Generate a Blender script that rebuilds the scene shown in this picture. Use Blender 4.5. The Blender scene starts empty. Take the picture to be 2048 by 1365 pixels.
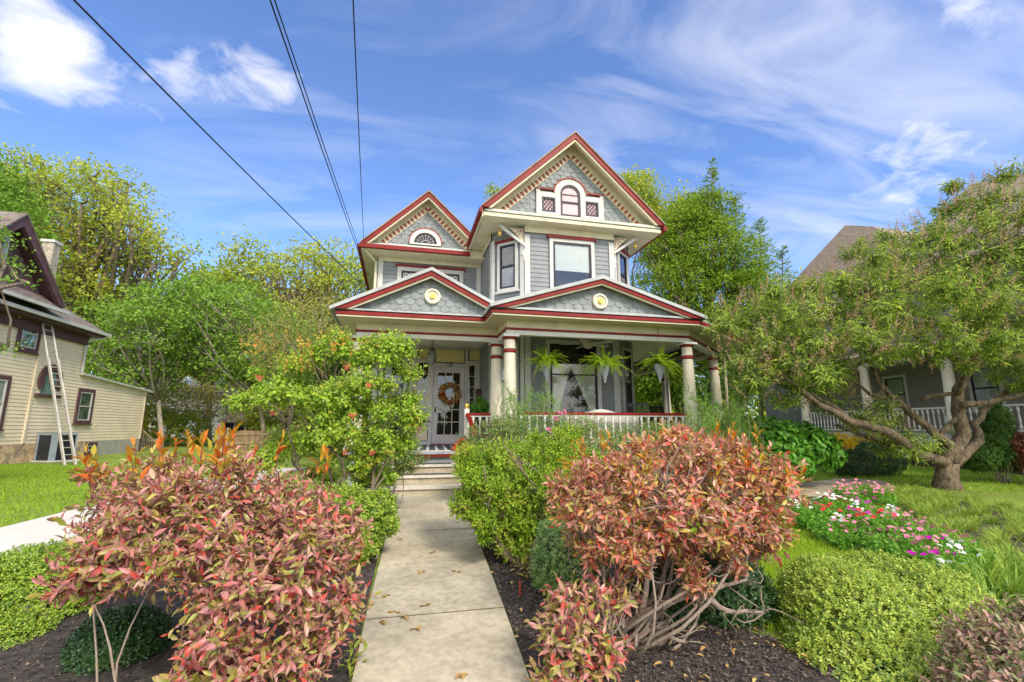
import bpy, bmesh, math, random
import numpy as np
from mathutils import Vector, Matrix
R = math.radians
rng = np.random.default_rng(7); random.seed(7)
SC = bpy.context.scene
# ---------------------------------------------------------------- camera
H = 1.6; F = 940.0; PX, PY = 1024.0, 682.5; PITCH = R(10.4); YAW = R(13.2)
cd = bpy.data.cameras.new('camera'); cam = bpy.data.objects.new('camera', cd); SC.collection.objects.link(cam)
cam.location = (0, 0, H); cam.rotation_euler = (R(90) + PITCH, 0, -YAW)
cd.sensor_width = 36; cd.lens = 36 * F / 2048; cd.clip_start = .05; cd.clip_end = 2000
SC.camera = cam; SC.render.resolution_x = 1024; SC.render.resolution_y = 682
# ---------------------------------------------------------------- measured rays (used to survey positions off the photo)
FW = np.array([math.sin(YAW) * math.cos(PITCH), math.cos(YAW) * math.cos(PITCH), math.sin(PITCH)])
RT = np.array([math.cos(YAW), -math.sin(YAW), 0]); UP = np.cross(RT, FW); CAM = np.array([0, 0, H])
def ray(px, py): return FW + RT * (px - PX) / F - UP * (py - PY) / F
def atY(px, py, Y): r = ray(px, py); return CAM + r * (Y / r[1])
def atX(px, py, X): r = ray(px, py); return CAM + r * (X / r[0])
def atZ(px, py, z): r = ray(px, py); return CAM + r * ((z - H) / r[2])
def D(px, py, d): return CAM + ray(px, py) * d
SL = .048; YF = 8.4; ZF = SL * YF
def gz(y): return SL * np.clip(y, -5, YF)
def G(px, py):
    r = ray(px, py); p = CAM + r * (-H / (r[2] - SL * r[1]))
    return atZ(px, py, ZF) if p[1] > YF or p[1] < 0 else p
# ---------------------------------------------------------------- node helpers
def MA(nt, op, a, b=None, c=None, clamp=False):
    n = nt.nodes.new('ShaderNodeMath'); n.operation = op; n.use_clamp = clamp
    for i, x in enumerate((a, b, c)):
        if x is None: continue
        if isinstance(x, (int, float)): n.inputs[i].default_value = x
        else: nt.links.new(x, n.inputs[i])
    return n.outputs[0]
# ---------------------------------------------------------------- world
SUN_EL, SUN_AZ = R(42), R(160)      # azimuth measured clockwise from +Y: the sun stands behind the camera, a little to its right
w = bpy.data.worlds.new('World'); SC.world = w; w.use_nodes = True; nt = w.node_tree; nt.nodes.clear()
sky = nt.nodes.new('ShaderNodeTexSky'); sky.sky_type = 'NISHITA'; sky.sun_disc = False
sky.sun_elevation = SUN_EL; sky.sun_rotation = SUN_AZ; sky.altitude = 200; sky.air_density = 1.0; sky.dust_density = .4; sky.ozone_density = 2.6
tc = nt.nodes.new('ShaderNodeTexCoord'); sep = nt.nodes.new('ShaderNodeSeparateXYZ'); nt.links.new(tc.outputs['Generated'], sep.inputs[0])
def cloud_noise(scale, rot, stretch, detail, rough, dist=0., off=0.):
    zc = MA(nt, 'ADD', MA(nt, 'MAXIMUM', sep.outputs[2], 0.02), .22)
    cx = MA(nt, 'DIVIDE', sep.outputs[0], zc); cy = MA(nt, 'DIVIDE', sep.outputs[1], zc)
    cb = nt.nodes.new('ShaderNodeCombineXYZ'); nt.links.new(cx, cb.inputs[0]); nt.links.new(cy, cb.inputs[1]); cb.inputs[2].default_value = off
    mp = nt.nodes.new('ShaderNodeMapping'); mp.inputs['Rotation'].default_value = (0, 0, rot); mp.inputs['Scale'].default_value = stretch
    nt.links.new(cb.outputs[0], mp.inputs[0])
    ns = nt.nodes.new('ShaderNodeTexNoise'); ns.inputs['Scale'].default_value = scale; ns.inputs['Detail'].default_value = detail
    ns.inputs['Roughness'].default_value = rough; ns.inputs['Distortion'].default_value = dist
    nt.links.new(mp.outputs[0], ns.inputs['Vector']); return ns.outputs[0]
def blob(px, py, rad, amp=1.):
    d = Vector(ray(px, py)).normalized(); vm = nt.nodes.new('ShaderNodeVectorMath'); vm.operation = 'DISTANCE'
    nt.links.new(tc.outputs['Generated'], vm.inputs[0]); vm.inputs[1].default_value = d
    q = MA(nt, 'DIVIDE', vm.outputs['Value'], rad / F); q = MA(nt, 'MULTIPLY', q, q)
    return MA(nt, 'MULTIPLY', MA(nt, 'EXPONENT', MA(nt, 'MULTIPLY', q, -1.)), amp)
def add_all(xs):
    s = xs[0]
    for x in xs[1:]: s = MA(nt, 'ADD', s, x)
    return s
puff = add_all([blob(*b) for b in [(0, 60, 60, .8), (60, 30, 45, .7), (205, 125, 62, .95), (120, 145, 45, .8), (350, 150, 45, .7), (480, 120, 60, .95), (560, 175, 50, .7), (20, 130, 40, .7),
                                   (1815, 310, 90, .6), (1925, 25, 36, .8), (2040, 50, 34, .9), (1860, 340, 60, .5), (770, 375, 28, .5), (130, 250, 30, .35)]])
n1 = cloud_noise(7.5, .3, (1, 1, 1), 9, .6, .5)
puffm = MA(nt, 'MULTIPLY', MA(nt, 'SUBTRACT', MA(nt, 'ADD', puff, MA(nt, 'MULTIPLY', MA(nt, 'SUBTRACT', n1, .5), 3.0)), .70), 1.0, clamp=True)
puffm = MA(nt, 'MULTIPLY', puffm, MA(nt, 'MULTIPLY', puff, 3., clamp=True))
n2 = cloud_noise(1.9, .55, (1., 2.6, 1), 9, .56, .8, 3.)
n3 = cloud_noise(1.1, .2, (1, 1, 1), 4, .5, 0, 7.)
cir = add_all([blob(*b) for b in [(1600, 60, 230, 1.), (1330, 0, 190, .7), (1480, 170, 200, .7), (1750, 130, 120, .8), (1450, 270, 200, .75), (1700, 300, 260, .8), (1330, 130, 70, .5), (1700, 420, 230, .6), (1900, 450, 200, .5),
                                  (700, 290, 260, .33), (600, 350, 200, .3), (350, 10, 120, .45), (900, 200, 200, .25), (1050, 420, 200, .2), (600, 470, 160, .35), (1200, 350, 200, .2), (250, 480, 200, .2)]])
cirm = MA(nt, 'MULTIPLY', MA(nt, 'SUBTRACT', MA(nt, 'ADD', n2, MA(nt, 'MULTIPLY', n3, .3)), .60), 1.9, clamp=True)
cirm = MA(nt, 'MULTIPLY', cirm, MA(nt, 'MULTIPLY', cir, .75, clamp=True))
cover = MA(nt, 'ADD', puffm, MA(nt, 'MULTIPLY', cirm, .95), clamp=True)
cover = MA(nt, 'MULTIPLY', cover, .85)
tint = nt.nodes.new('ShaderNodeMix'); tint.data_type = 'RGBA'; tint.blend_type = 'MULTIPLY'; tint.inputs[0].default_value = 1
nt.links.new(sky.outputs[0], tint.inputs[6]); tint.inputs[7].default_value = (.66, .74, .93, 1)
mx = nt.nodes.new('ShaderNodeMix'); mx.data_type = 'RGBA'; nt.links.new(cover, mx.inputs[0]); nt.links.new(tint.outputs[2], mx.inputs[6]); mx.inputs[7].default_value = (3.9, 3.9, 4.1, 1)
# unseen bright cloud bank, added over and behind the camera as soft fill light
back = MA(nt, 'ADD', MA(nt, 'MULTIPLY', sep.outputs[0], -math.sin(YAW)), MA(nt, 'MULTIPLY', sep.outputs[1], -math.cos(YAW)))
fillm = MA(nt, 'MAXIMUM', MA(nt, 'MULTIPLY', MA(nt, 'ADD', back, .05), 2.5, clamp=True), MA(nt, 'MULTIPLY', MA(nt, 'SUBTRACT', sep.outputs[2], .80), 6., clamp=True))
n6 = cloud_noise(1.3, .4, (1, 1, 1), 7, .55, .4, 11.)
fillm = MA(nt, 'MULTIPLY', fillm, MA(nt, 'MULTIPLY', MA(nt, 'SUBTRACT', n6, .36), 5., clamp=True))
mx2 = nt.nodes.new('ShaderNodeMix'); mx2.data_type = 'RGBA'; nt.links.new(fillm, mx2.inputs[0]); nt.links.new(mx.outputs[2], mx2.inputs[6]); mx2.inputs[7].default_value = (8.6, 8.3, 7.9, 1); mx = mx2
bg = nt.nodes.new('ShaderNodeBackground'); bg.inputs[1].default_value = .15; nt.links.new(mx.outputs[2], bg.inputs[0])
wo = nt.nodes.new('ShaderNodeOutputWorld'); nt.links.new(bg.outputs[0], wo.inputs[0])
# ---------------------------------------------------------------- sun
sl = bpy.data.lights.new('sun', 'SUN'); sl.energy = 2.0; sl.angle = R(14.0); sl.color = (1, .90, .76)
so = bpy.data.objects.new('sun', sl); SC.collection.objects.link(so)
sd = Vector((math.sin(SUN_AZ) * math.cos(SUN_EL), math.cos(SUN_AZ) * math.cos(SUN_EL), math.sin(SUN_EL)))
so.rotation_euler = (-sd).to_track_quat('-Z', 'Y').to_euler(); so.location = (0, 0, 30)
SC.view_settings.view_transform = 'Standard'; SC.view_settings.look = 'None'; SC.view_settings.gamma = 1; SC.view_settings.exposure = 1.03
# ---------------------------------------------------------------- materials
def mat(name, col, rough=.7, vary=.12, scale=3., bump=0., bscale=40., spec=.3, metal=0., col2=None, dirt=0., stretch=(1, 1, 1)):
    m = bpy.data.materials.new(name); m.use_nodes = True; t = m.node_tree; b = t.nodes['Principled BSDF']
    b.inputs['Roughness'].default_value = rough; b.inputs['Specular IOR Level'].default_value = spec; b.inputs['Metallic'].default_value = metal
    co = t.nodes.new('ShaderNodeTexCoord'); mp = t.nodes.new('ShaderNodeMapping'); mp.inputs['Scale'].default_value = stretch
    t.links.new(co.outputs['Object'], mp.inputs[0])
    ns = t.nodes.new('ShaderNodeTexNoise'); ns.inputs['Scale'].default_value = scale; ns.inputs['Detail'].default_value = 7; ns.inputs['Roughness'].default_value = .65
    t.links.new(mp.outputs[0], ns.inputs['Vector'])
    cr = t.nodes.new('ShaderNodeValToRGB'); c2 = col2 or tuple(c * (1 - vary * 2) for c in col); c1 = tuple(min(1, c * (1 + vary)) for c in col)
    cr.color_ramp.elements[0].position = .32; cr.color_ramp.elements[1].position = .68
    cr.color_ramp.elements[0].color = (*c2, 1); cr.color_ramp.elements[1].color = (*c1, 1)
    t.links.new(ns.outputs[0], cr.inputs[0]); out = cr.outputs[0]
    if dirt:
        n4 = t.nodes.new('ShaderNodeTexNoise'); n4.inputs['Scale'].default_value = scale * 9; n4.inputs['Detail'].default_value = 5; t.links.new(mp.outputs[0], n4.inputs['Vector'])
        mm = t.nodes.new('ShaderNodeMix'); mm.data_type = 'RGBA'; mm.blend_type = 'MULTIPLY'; mm.inputs[0].default_value = dirt
        t.links.new(out, mm.inputs[6]); c5 = t.nodes.new('ShaderNodeValToRGB'); c5.color_ramp.elements[0].position = .35; c5.color_ramp.elements[1].position = .6
        c5.color_ramp.elements[0].color = (.35, .33, .3, 1); t.links.new(n4.outputs[0], c5.inputs[0]); t.links.new(c5.outputs[0], mm.inputs[7]); out = mm.outputs[2]
    t.links.new(out, b.inputs['Base Color'])
    if bump:
        n5 = t.nodes.new('ShaderNodeTexNoise'); n5.inputs['Scale'].default_value = bscale; n5.inputs['Detail'].default_value = 4; t.links.new(mp.outputs[0], n5.inputs['Vector'])
        bm_ = t.nodes.new('ShaderNodeBump'); bm_.inputs['Strength'].default_value = bump; bm_.inputs['Distance'].default_value = .02
        t.links.new(n5.outputs[0], bm_.inputs['Height']); t.links.new(bm_.outputs[0], b.inputs['Normal'])
    return m
def leafmat(name, cols, rough=.5, trans=.38, clump=.35, cscale=2.2, spec=.25):
    """per-leaf colour from a ramp of the real leaf colours"""
    m = bpy.data.materials.new(name); m.use_nodes = True; t = m.node_tree; b = t.nodes['Principled BSDF']
    g = t.nodes.new('ShaderNodeNewGeometry'); co = t.nodes.new('ShaderNodeTexCoord')
    ns = t.nodes.new('ShaderNodeTexNoise'); ns.inputs['Scale'].default_value = cscale; ns.inputs['Detail'].default_value = 3; t.links.new(co.outputs['Object'], ns.inputs['Vector'])
    nn = MA(t, 'MULTIPLY', MA(t, 'SUBTRACT', ns.outputs[0], .5), clump * 4)
    v = MA(t, 'ADD', MA(t, 'ADD', MA(t, 'MULTIPLY', MA(t, 'SUBTRACT', g.outputs['Random Per Island'], .5), 1 - clump * .4), .5), nn, clamp=True)
    cr = t.nodes.new('ShaderNodeValToRGB'); els = cr.color_ramp.elements; k = len(cols)
    els[0].position = 0; els[0].color = (*cols[0], 1); els[1].position = 1; els[1].color = (*cols[-1], 1)
    for i in range(1, k - 1): e = els.new(i / (k - 1)); e.color = (*cols[i], 1)
    t.links.new(v, cr.inputs[0]); t.links.new(cr.outputs[0], b.inputs['Base Color']); b.inputs['Roughness'].default_value = rough; b.inputs['Specular IOR Level'].default_value = spec
    tr = t.nodes.new('ShaderNodeBsdfTranslucent'); t.links.new(cr.outputs[0], tr.inputs[0])
    ms = t.nodes.new('ShaderNodeMixShader'); ms.inputs[0].default_value = trans
    t.links.new(b.outputs[0], ms.inputs[1]); t.links.new(tr.outputs[0], ms.inputs[2]); t.links.new(ms.outputs[0], t.nodes['Material Output'].inputs[0])
    return m
M = {}
M['siding'] = mat('grey_siding', (.235, .25, .262), .6, .09, 1.6, spec=.2, dirt=.12)
M['scale'] = mat('grey_shingle', (.245, .265, .27), .65, .16, 7, dirt=.15)
M['weathered'] = mat('weathered_grey', (.50, .53, .50), .75, .2, 9, stretch=(1, 1, 4))
M['trim'] = mat('pale_trim', (.52, .515, .49), .55, .08, 3, dirt=.08)
M['lilac'] = mat('lilac_trim', (.56, .52, .51), .55, .06, 3)
M['cream'] = mat('cream_paint', (.63, .56, .39), .55, .08, 2.5)
M['shaft'] = mat('cream_column', (.60, .555, .44), .5, .08, 2.5, dirt=.08)
M['white'] = mat('white_paint', (.62, .60, .54), .5, .06, 3)
M['red'] = mat('red_paint', (.21, .010, .007), .5, .15, 3, spec=.25)
M['brick'] = mat('dentil_red', (.30, .05, .03), .55, .15, 3)
M['panel'] = mat('yellow_panel', (.72, .58, .28), .5, .06, 2)
M['sash'] = mat('dark_sash', (.02, .018, .028), .45, .1, 4, spec=.3)
M['tin'] = mat('grey_tin_roof', (.40, .41, .41), .6, .12, 2.5, spec=.25)
M['deck'] = mat('grey_deck', (.30, .30, .33), .5, .15, 4)
M['ceil'] = mat('porch_ceiling', (.74, .69, .57), .6, .05, 2)
M['gold'] = mat('gilded', (.75, .52, .10), .35, .1, 8, metal=.6)
M['asphalt'] = mat('roof_shingles', (.20, .165, .14), .9, .25, 5, bump=.4, bscale=30)
M['brownroof'] = mat('brown_shingles', (.30, .23, .175), .9, .18, 3)
M['tan'] = mat('tan_siding', (.80, .67, .48), .55, .06, 1.5)
M['purple'] = mat('maroon_shingle', (.13, .075, .085), .7, .2, 4)
M['maroon'] = mat('maroon_trim', (.11, .055, .06), .6, .15, 4)
M['gutter'] = mat('pale_gutter', (.52, .51, .46), .5, .08, 3)
M['stone'] = mat('field_stone', (.60, .42, .24), .85, .3, 4.5, bump=.8, bscale=9, col2=(.20, .17, .13))
M['concrete'] = mat('path_concrete', (.48, .425, .31), .88, .16, 1.9, bump=.4, bscale=110, dirt=.32)
M['stepstone'] = mat('step_concrete', (.46, .40, .28), .85, .2, 3, bump=.3, bscale=60, dirt=.35)
M['nosing'] = mat('step_nosing', (.62, .57, .48), .8, .1, 4, dirt=.3)
M['slab'] = mat('white_concrete', (.56, .53, .48), .8, .06, 1.5, bump=.1, bscale=50)
M['kerb'] = mat('grey_kerb', (.34, .33, .33), .85, .12, 4, bump=.2)
M['mulchbase'] = mat('dark_mulch', (.065, .054, .047), .95, .35, 14, bump=1., bscale=45)
M['lawn'] = mat('lawn_soil', (.20, .29, .035), .95, .2, .7, bump=.5, bscale=60, col2=(.13, .17, .03), dirt=.3)
M['bark'] = mat('bark', (.20, .155, .11), .9, .3, 9, bump=.9, bscale=30, col2=(.10, .075, .05), stretch=(1, 1, .35))
M['oldbark'] = mat('mottled_bark', (.20, .15, .095), .95, .3, 16, bump=1.5, bscale=30, col2=(.045, .035, .025), stretch=(1, 1, .5))
M['palebark'] = mat('pale_bark', (.42, .36, .28), .85, .25, 9, bump=.6, bscale=30)
M['twig'] = mat('twig', (.17, .12, .09), .85, .25, 12, bump=.5, col2=(.27, .23, .18))
M['redtwig'] = mat('red_twig', (.22, .07, .05), .7, .2, 12)
M['black'] = mat('black_metal', (.018, .018, .02), .45, .1, 5, spec=.5)
M['alu'] = mat('ladder_metal', (.50, .47, .40), .5, .12, 6, metal=.25)
M['acgrey'] = mat('grey_sheet_metal', (.28, .32, .36), .5, .08, 4)
M['acblack'] = mat('dark_fins', (.022, .026, .035), .5, .1, 5)
M['wood'] = mat('weathered_wood', (.34, .25, .15), .85, .25, 5, bump=.3, stretch=(1, 1, .2))
M['brownwood'] = mat('brown_fence', (.30, .19, .11), .85, .3, 3.5, bump=.3, stretch=(1, 1, .15))
M['urn'] = mat('white_urn', (.72, .68, .62), .7, .1, 9, bump=.3)
M['pot'] = mat('grey_pot', (.33, .36, .40), .6, .1, 9, bump=.5, bscale=50)
M['bronze'] = mat('bronze', (.10, .075, .05), .45, .2, 8, metal=.6)
M['lampglass'] = mat('lamp_glass', (.30, .31, .30), .15, .3, 25, spec=.8)
M['rug'] = mat('rug', (.07, .085, .09), .95, .4, 14)
M['wire'] = mat('cable', (.02, .02, .022), .6, .1, 3)
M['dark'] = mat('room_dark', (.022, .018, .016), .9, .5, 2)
M['cherry'] = mat('dark_red_wall', (.045, .02, .02), .9, .2, 2)
M['cblock'] = mat('concrete_block', (.40, .38, .33), .9, .1, 3)
def glassmat():
    m = bpy.data.materials.new('window_glass'); m.use_nodes = True; t = m.node_tree; t.nodes.clear()
    tr = t.nodes.new('ShaderNodeBsdfTransparent'); tr.inputs[0].default_value = (.93, .95, .94, 1)
    gl = t.nodes.new('ShaderNodeBsdfGlossy'); gl.inputs['Roughness'].default_value = .02; gl.inputs[0].default_value = (.9, .92, .95, 1)
    lw = t.nodes.new('ShaderNodeLayerWeight'); lw.inputs[0].default_value = .35
    f = MA(t, 'ADD', MA(t, 'MULTIPLY', lw.outputs['Fresnel'], .42), .03, clamp=True)
    co = t.nodes.new('ShaderNodeTexCoord'); ns = t.nodes.new('ShaderNodeTexNoise'); ns.inputs['Scale'].default_value = 3; t.links.new(co.outputs['Object'], ns.inputs['Vector'])
    bp = t.nodes.new('ShaderNodeBump'); bp.inputs['Strength'].default_value = .05; bp.inputs['Distance'].default_value = .03; t.links.new(ns.outputs[0], bp.inputs['Height']); t.links.new(bp.outputs[0], gl.inputs['Normal'])
    ms = t.nodes.new('ShaderNodeMixShader'); t.links.new(f, ms.inputs[0]); t.links.new(tr.outputs[0], ms.inputs[1]); t.links.new(gl.outputs[0], ms.inputs[2])
    o = t.nodes.new('ShaderNodeOutputMaterial'); t.links.new(ms.outputs[0], o.inputs[0]); return m
M['glass'] = glassmat()
def lacemat(name, col, hscale):
    m = bpy.data.materials.new(name); m.use_nodes = True; t = m.node_tree; b = t.nodes['Principled BSDF']; b.inputs['Roughness'].default_value = .9
    co = t.nodes.new('ShaderNodeTexCoord'); vo = t.nodes.new('ShaderNodeTexVoronoi'); vo.inputs['Scale'].default_value = hscale; t.links.new(co.outputs['Object'], vo.inputs['Vector'])
    cr = t.nodes.new('ShaderNodeValToRGB'); cr.color_ramp.elements[0].position = .25; cr.color_ramp.elements[1].position = .6
    cr.color_ramp.elements[0].color = (*col, 1); cr.color_ramp.elements[1].color = (*[c * .75 for c in col], 1)
    t.links.new(vo.outputs['Distance'], cr.inputs[0]); t.links.new(cr.outputs[0], b.inputs['Base Color']); return m
M['lace'] = lacemat('lace_curtain', (.80, .79, .77), 110); M['lacecream'] = lacemat('cream_lace', (.66, .64, .52), 90)
M['pink'] = mat('pink_curtain', (.62, .45, .48), .8, .1, 8, stretch=(6, 6, .5)); M['greyblind'] = mat('grey_blind', (.33, .32, .35), .8, .2, 12, stretch=(8, 8, .2))
M['greenblind'] = mat('green_blind', (.16, .24, .19), .6, .2, 3)
M['petals_o'] = mat('mum_orange', (.62, .10, .02), .7, .3, 20)
# leaf palettes
L_red = leafmat('red_shrub_leaf', [(0.161, 0.047, 0.046), (0.457, 0.146, 0.139), (0.295, 0.133, 0.062), (0.617, 0.252, 0.248), (0.286, 0.275, 0.056), (0.537, 0.265, 0.263), (0.671, 0.08, 0.046), (0.403, 0.172, 0.17), (0.396, 0.347, 0.067), (0.322, 0.292, 0.062), (0.645, 0.318, 0.293), (0.242, 0.292, 0.046), (0.457, 0.398, 0.077), (0.537, 0.186, 0.186)], .38, .25, .25, 3.5, .5)
L_red2 = leafmat('orange_red_shrub_leaf', [(0.185, 0.05, 0.042), (0.556, 0.174, 0.141), (0.317, 0.149, 0.056), (0.688, 0.287, 0.24), (0.291, 0.275, 0.055), (0.608, 0.311, 0.282), (0.74, 0.087, 0.029), (0.502, 0.211, 0.183), (0.403, 0.347, 0.066), (0.661, 0.299, 0.056), (0.661, 0.349, 0.282), (0.317, 0.323, 0.056), (0.502, 0.423, 0.07), (0.608, 0.174, 0.112)], .38, .28, .25, 3.5, .5)
L_tip = leafmat('orange_shoot_leaf', [(.60, .09, .02), (.65, .20, .02), (.58, .33, .03), (.40, .38, .04), (.62, .30, .02)], .4, .4, .3)
L_mauve = leafmat('mauve_green_leaf', [(0.132, 0.225, 0.048), (0.33, 0.188, 0.142), (0.44, 0.25, 0.199), (0.176, 0.25, 0.057), (0.462, 0.3, 0.237), (0.22, 0.325, 0.133)], .4, .2, .25, 4)
L_boxl = leafmat('bright_box_leaf', [(0.12, 0.219, 0.039), (0.262, 0.413, 0.06), (0.451, 0.559, 0.069), (0.595, 0.656, 0.099), (0.215, 0.352, 0.099)], .35, .25, .35, 4, .5)
L_boxm = leafmat('box_leaf', [(0.092, 0.196, 0.02), (0.207, 0.356, 0.03), (0.345, 0.483, 0.05), (0.46, 0.552, 0.06), (0.161, 0.299, 0.04)], .35, .2, .3, 4, .5)
L_boxb = leafmat('bluish_box_leaf', [(0.084, 0.182, 0.048), (0.168, 0.308, 0.096), (0.28, 0.42, 0.12), (0.42, 0.56, 0.144)], .35, .2, .3, 5, .5)
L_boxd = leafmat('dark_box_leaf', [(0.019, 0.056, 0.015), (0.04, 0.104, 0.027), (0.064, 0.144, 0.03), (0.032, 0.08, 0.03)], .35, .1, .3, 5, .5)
L_ever = leafmat('golden_cypress_leaf', [(0.075, 0.16, 0.013), (0.168, 0.321, 0.019), (0.299, 0.471, 0.026), (0.393, 0.513, 0.039), (0.206, 0.342, 0.039), (0.374, 0.278, 0.078)], .6, .2, .4, 4)
L_vine = leafmat('honeysuckle_leaf', [(0.146, 0.275, 0.02), (0.269, 0.44, 0.03), (0.381, 0.572, 0.05), (0.47, 0.594, 0.06), (0.246, 0.374, 0.1), (0.538, 0.462, 0.06)], .45, .4, .3, 3)
L_rose = leafmat('rose_leaf', [(0.069, 0.168, 0.033), (0.149, 0.288, 0.055), (0.253, 0.384, 0.11), (0.322, 0.216, 0.077), (0.207, 0.36, 0.066)], .5, .3, .3, 3)
L_feather = leafmat('feathery_leaf', [(.10, .26, .03), (.20, .40, .05), (.30, .48, .07), (.16, .34, .06)], .6, .4, .3, 4)
L_hyd = leafmat('hydrangea_leaf', [(.05, .17, .015), (.09, .27, .02), (.15, .36, .03), (.08, .22, .03)], .4, .3, .3, 3)
L_fern = leafmat('fern_leaf', [(.22, .38, .02), (.34, .52, .03), (.46, .60, .04), (.30, .42, .03)], .55, .45, .2, 6)
L_tA = leafmat('autumn_tree_leaf', [(0.244, 0.352, 0.039), (0.342, 0.451, 0.05), (0.464, 0.506, 0.055), (0.39, 0.473, 0.055), (0.561, 0.506, 0.066)], .5, .4, .4, .35)
L_tB = leafmat('fresh_tree_leaf', [(0.13, 0.26, 0.03), (0.2, 0.36, 0.04), (0.29, 0.45, 0.06), (0.18, 0.32, 0.04)], .5, .4, .4, .4)
L_tC = leafmat('olive_tree_leaf', [(0.136, 0.213, 0.026), (0.253, 0.351, 0.034), (0.386, 0.437, 0.041), (0.485, 0.402, 0.034)], .5, .35, .4, .4)
L_tD = leafmat('sparse_tree_leaf', [(0.182, 0.22, 0.064), (0.29, 0.295, 0.09), (0.425, 0.345, 0.09), (0.263, 0.22, 0.103)], .6, .35, .3, .5)
L_hem = leafmat('hemlock_leaf', [(0.105, 0.195, 0.014), (0.189, 0.33, 0.022), (0.324, 0.45, 0.029), (0.172, 0.27, 0.029)], .6, .3, .45, .5)
L_deep = leafmat('deep_conifer_leaf', [(0.03, 0.09, 0.014), (0.06, 0.15, 0.028), (0.12, 0.225, 0.028), (0.045, 0.12, 0.028)], .6, .2, .4, 1.)
L_seven = leafmat('lanceolate_tree_leaf', [(0.109, 0.189, 0.039), (0.198, 0.311, 0.045), (0.324, 0.458, 0.057), (0.504, 0.605, 0.067), (0.186, 0.262, 0.08), (0.324, 0.384, 0.139)], .45, .35, .4, .9)
L_plume = leafmat('seed_plume', [(0.504, 0.287, 0.196), (0.636, 0.405, 0.287), (0.549, 0.362, 0.184), (0.439, 0.256, 0.172)], .8, .3, .3, 2)
L_grass = leafmat('grass_blade', [(.16, .28, .02), (.26, .44, .025), (.38, .54, .035), (.22, .36, .025)], .6, .4, .3, .8)
L_bright = leafmat('bright_grass_blade', [(.20, .34, .02), (.34, .50, .03), (.44, .58, .04), (.28, .42, .02)], .6, .45, .3, 1.5)  # brighter, yellower green than the other lawn blades
L_liri = leafmat('strap_leaf', [(0.15, 0.276, 0.039), (0.3, 0.442, 0.065), (0.45, 0.552, 0.078), (0.51, 0.469, 0.104)], .45, .3, .3, 2)
L_vinca = leafmat('vinca_leaf', [(.10, .28, .03), (.18, .40, .04), (.26, .50, .06)], .4, .35, .2, 4)
L_dead = leafmat('fallen_leaf', [(.38, .22, .07), (.50, .34, .12), (.30, .16, .06), (.46, .38, .12)], .8, .1, .1)
L_chip = leafmat('mulch_chip', [(0.03, 0.024, 0.021), (0.077, 0.062, 0.054), (0.145, 0.114, 0.098), (0.051, 0.041, 0.04), (0.226, 0.158, 0.11)], .9, .0, .1)
def plain(name, c, tr=.3): return leafmat(name, [c, tuple(min(1, x * 1.15) for x in c)], .6, tr, .1)
L_mag, L_wht, L_pnk, L_rdf, L_org = plain('magenta_petal', (.55, .01, .40)), plain('white_petal', (.85, .85, .82)), plain('pink_petal', (.75, .25, .38)), plain('red_petal', (.75, .03, .05)), plain('coral_petal', (.75, .20, .12))
L_yel = plain('yellow_petal', (.75, .55, .03))
# ---------------------------------------------------------------- object helpers
def link(o, parent=None):
    SC.collection.objects.link(o)
    if parent is not None:
        o.parent = parent
        if parent.type == 'EMPTY': o.matrix_parent_inverse = Matrix.Translation(-parent.location)
    return o
def tag(o, label=None, cat=None, group=None, kind=None):
    if label: o['label'] = label
    if cat: o['category'] = cat
    if group: o['group'] = group
    if kind: o['kind'] = kind
    return o
def empty(name, loc, label, cat, group=None):
    e = bpy.data.objects.new(name, None); e.location = Vector([float(x) for x in loc]); e.empty_display_size = .2; link(e); return tag(e, label, cat, group)
def copy_tree(o, parent=None):
    c = o.copy(); SC.collection.objects.link(c)
    if parent is not None: c.parent = parent; c.matrix_parent_inverse = o.matrix_parent_inverse
    for ch in list(o.children): copy_tree(ch, c)
    return c
class Fr:
    def __init__(s, x, y, deg=0., z=0.):
        a = R(deg); s.o = np.array([x, y, z]); s.u = np.array([math.cos(a), math.sin(a), 0]); s.n = np.array([math.sin(a), -math.cos(a), 0])
    def p(s, a, b, z): return s.o + s.u * a + s.n * b + np.array([0, 0, z])
W0 = Fr(0, 0)
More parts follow.
